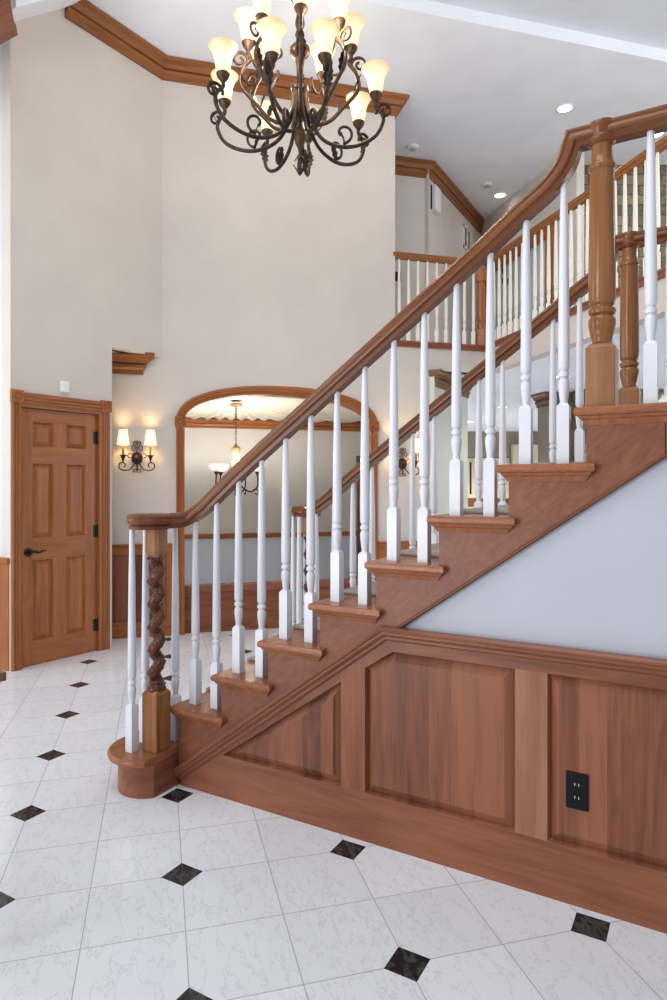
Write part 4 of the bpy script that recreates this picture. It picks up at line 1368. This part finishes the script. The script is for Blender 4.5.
# small things on the walls
def DWo(s, z): return DW(s, 0, z)
t = thing('door_chime', 'small white box on the wall above the door', 'chime', DW(0.419, 0, 2.15))
build('cover', MB().box((0.388, 0.0, 2.105), (0.450, 0.035, 2.192), DW), 'plastic', t, bevel=0.006)
build('base_plate', MB().box((0.384, 0.0, 2.100), (0.454, 0.006, 2.197), DW), 'plastic', t, bevel=0.002)

UHF = lambda a, o_, z: UH + V((c45, c45, 0)) * a + V((c45, -c45, 0)) * o_ + V((0, 0, z))
for a_, w_, lab in ((-0.440, 0.026, 'black switch plate on the upper hall wall, next to the cream wall edge'), (-0.385, 0.013, 'narrow black switch plate on the upper hall wall, right of the wider one')):
    t = thing('switch_plate', lab, 'switch plate', UHF(a_, 0, 3.85))
    build('plate', MB().box((a_ - w_, 0, 3.79), (a_ + w_, 0.010, 3.90), UHF), 'black', t, bevel=0.002)
    build('toggle', MB().box((a_ - 0.004, 0.010, 3.835), (a_ + 0.004, 0.018, 3.855), UHF), 'black', t)
# wall box near the crown and air vent on the return wall
t = thing('wall_box', 'white box fixed high on the upper hall wall corner', 'box', (-1.143, 5.20, 4.75))
build('body', MB().box((-1.143, 5.16, 4.69), (-1.085, 5.34, 4.99)), 'plastic', t, bevel=0.004)
build('dark_gap', MB().box((-1.143, 5.145, 4.70), (-1.128, 5.16, 4.99)), 'black', t)  # dark gap beside the box, built as a solid black strip
t = thing('air_vent', 'white louvred air vent on the upper hall wall below the crown', 'vent', (-1.143, 6.47, 4.77))
fr = MB(); vy0, vy1, vz0, vz1 = 6.33, 6.64, 4.62, 4.93
for y0, y1, z0, z1 in ((vy0, vy1, vz0, vz0 + .025), (vy0, vy1, vz1 - .025, vz1), (vy0, vy0 + .025, vz0, vz1), (vy1 - .025, vy1, vz0, vz1), ((vy0 + vy1) / 2 - .01, (vy0 + vy1) / 2 + .01, vz0, vz1)):
    fr.box((-1.143, y0, z0), (-1.128, y1, z1))
build('frame', fr, 'plastic', t)
lv = MB()
for i in range(11):
    z = vz0 + 0.035 + i * 0.0235
    lv.add([V((-1.142, vy0 + .02, z + .012)), V((-1.142, vy1 - .02, z + .012)), V((-1.131, vy1 - .02, z)), V((-1.131, vy0 + .02, z)), V((-1.142, vy0 + .02, z + .010)), V((-1.142, vy1 - .02, z + .010)), V((-1.131, vy1 - .02, z - .002)), V((-1.131, vy0 + .02, z - .002))],
           [(0, 1, 2, 3), (4, 5, 6, 7), (0, 1, 5, 4), (1, 2, 6, 5), (2, 3, 7, 6), (3, 0, 4, 7)])
build('louvres', lv, 'taupe', t)

# upper hall doorway: cased, with a grey door
d = bpy.data.objects.new('door_2', None); COL.objects.link(d); d.location = UBW(1.0, 0, 2.75); WL[d.name] = UBW(1.0, 0, 2.75)
struct(d, 'pale grey upper hall door in a cherry casing behind the gallery balusters', 'door')
mb = MB().box((0.20, -0.06, 2.76), (1.70, -0.02, 4.40), UBW, grain=(0, 0, 1))
lf = build('door_leaf', mb, 'wall_dado', d)
for a_, z in ((0.66, 4.28), (0.67, 4.14), (0.81, 4.09)):
    build('hardware', MB().box((a_ - 0.03, -0.02, z), (a_ + 0.03, 0.012, z + 0.08), UBW), 'black', lf, bevel=0.004)
mb = MB().box((0.10, 0, 4.38), (1.86, 0.03, 4.53), UBW).box((1.70, -0.06, 2.75), (1.86, 0.03, 4.38), UBW, grain=(0, 0, 1)).box((0.10, 0, 2.75), (0.20, 0.03, 4.38), UBW, grain=(0, 0, 1))
build('door_casing', mb, 'door', d, bevel=0.006)

# ------------------------------------------------------------------ kitchen far behind the stairs
KZ = YAW
KD = V((math.cos(KZ), math.sin(KZ), 0)); KR = V((math.sin(KZ), -math.cos(KZ), 0))


def KF(a, off, z): return V((CAM.x, CAM.y, 0)) + KD * (14.0 - off) + KR * a + V((0, 0, z))


mb = MB().box((1.6, -0.5, 1.98), (7.0, -0.05, H1), KF)
struct(build('wall_kitchen_soffit', mb, 'taupe'), 'taupe soffit above the far kitchen cabinets', 'wall')
mb = MB().box((1.6, -0.5, 0), (7.0, -0.4, 1.98), KF)
struct(build('wall_kitchen', mb, 'cabinet'), 'cream far kitchen wall', 'wall')


def cabinet(a0, a1, z0, z1, label, glass=False, depth=0.33):
    t = thing('kitchen_cabinet', label, 'cabinet', KF((a0 + a1) / 2, -0.4, z0), 'far kitchen cabinets')
    build('body', MB().box((a0, -0.40, z0), (a1, -0.40 + depth, z1), KF), 'cabinet', t)
    n = 2; wd = (a1 - a0) / n
    for i in range(n):
        b = a0 + i * wd + 0.01; e = a0 + (i + 1) * wd - 0.01
        df = MB(); o0 = -0.40 + depth; st = 0.055
        df.box((b, o0, z0 + .01), (b + st, o0 + .02, z1 - .01), KF).box((e - st, o0, z0 + .01), (e, o0 + .02, z1 - .01), KF)
        df.box((b + st, o0, z0 + .01), (e - st, o0 + .02, z0 + .01 + st), KF).box((b + st, o0, z1 - .01 - st), (e - st, o0 + .02, z1 - .01), KF)
        df.box((b + st, o0, z0 + .01 + st), (e - st, o0 + .008, z1 - .01 - st), KF)
        dr = build('door', df, 'cabinet', t)
        hx = e - 0.03 if i == 0 else b + 0.03
        build('handle', MB().box((hx - 0.01, o0 + .02, z0 + .08), (hx + 0.01, o0 + .045, z0 + .20), KF), 'black', dr)
        if glass:
            build('glass', MB().box((b + st + .02, o0 + .008, z0 + .09), (b + st + .06, o0 + .012, z1 - .09), KF), 'blackmetal', dr)


cabinet(2.85, 3.42, 1.10, 1.97, 'cream glazed far kitchen cabinet beside the pale green wall end', True)
cabinet(3.44, 3.80, 1.10, 1.97, 'cream far kitchen cabinet right of the glazed one')
cabinet(3.82, 4.9, 0.95, 2.25, 'taller cream far kitchen cabinet behind the upper newel side', False, 0.5)
t = thing('kitchen_counter', 'golden brown kitchen counter run below the far cream cabinets', 'counter', KF(3.3, -0.4, 0))
build('worktop', MB().box((2.7, -0.39, 0.88), (3.8, 0.25, 0.92), KF), 'oak', t, bevel=0.004)
build('base_unit', MB().box((2.72, -0.39, 0.0), (3.78, 0.2, 0.88), KF), 'cabinet', t)
build('backsplash', MB().box((2.7, -0.39, 0.92), (3.8, -0.37, 1.10), KF), 'oak', t)

# vase on the landing
vz = 1.62
t = thing('vase', 'white round vase at the right edge behind the landing balusters', 'vase', (1.625, 0.85, vz))
build('body', MB().lathe([(0.035, vz), (0.056, vz + 0.02), (0.070, vz + 0.055), (0.066, vz + 0.09), (0.044, vz + 0.115), (0.034, vz + 0.122), (0.038, vz + 0.129), (0.032, vz + 0.129), (0.028, vz + 0.118)], (1.63, 0.85, 0), 28), 'plastic', t, smooth=50)

# console table whose moulded top corner enters at the left edge
ta = thing('console_table', 'brown table corner with moulded edge at the left picture edge', 'table', (-0.55, -1.25, 0))
tp = V((-0.002, -1.063, 0)); e1 = V((-0.86, 0.30, 0)).normalized(); e2 = V((0.10, -1.0, 0)).normalized()
e2 = V((-0.15, -0.85, 0)).normalized(); e1 = V((-0.85, 0.15, 0)).normalized()


def TB(a, b, z): return tp + e1 * a + e2 * b + V((0, 0, z))


mb = MB()
for d_, z0, z1 in ((0.0, 0.800, 0.826), (0.012, 0.788, 0.800), (0.026, 0.768, 0.788)):
    mb.box((d_, d_, z0), (0.9 - d_, 0.45 - d_, z1), TB)
build('top', mb, 'walnut', ta, bevel=0.003)
build('apron', MB().box((0.08, 0.08, 0.69), (0.82, 0.37, 0.768), TB), 'walnut', ta)
for a, b in ((0.10, 0.10), (0.80, 0.10), (0.10, 0.35), (0.80, 0.35)):
    q = TB(a, b, 0)
    build('leg', MB().lathe([(0.016, 0), (0.022, 0.03), (0.018, 0.06), (0.028, 0.45), (0.034, 0.55), (0.024, 0.58), (0.034, 0.60), (0.034, 0.69)], (q.x, q.y, 0), 16), 'walnut', ta, smooth=40)
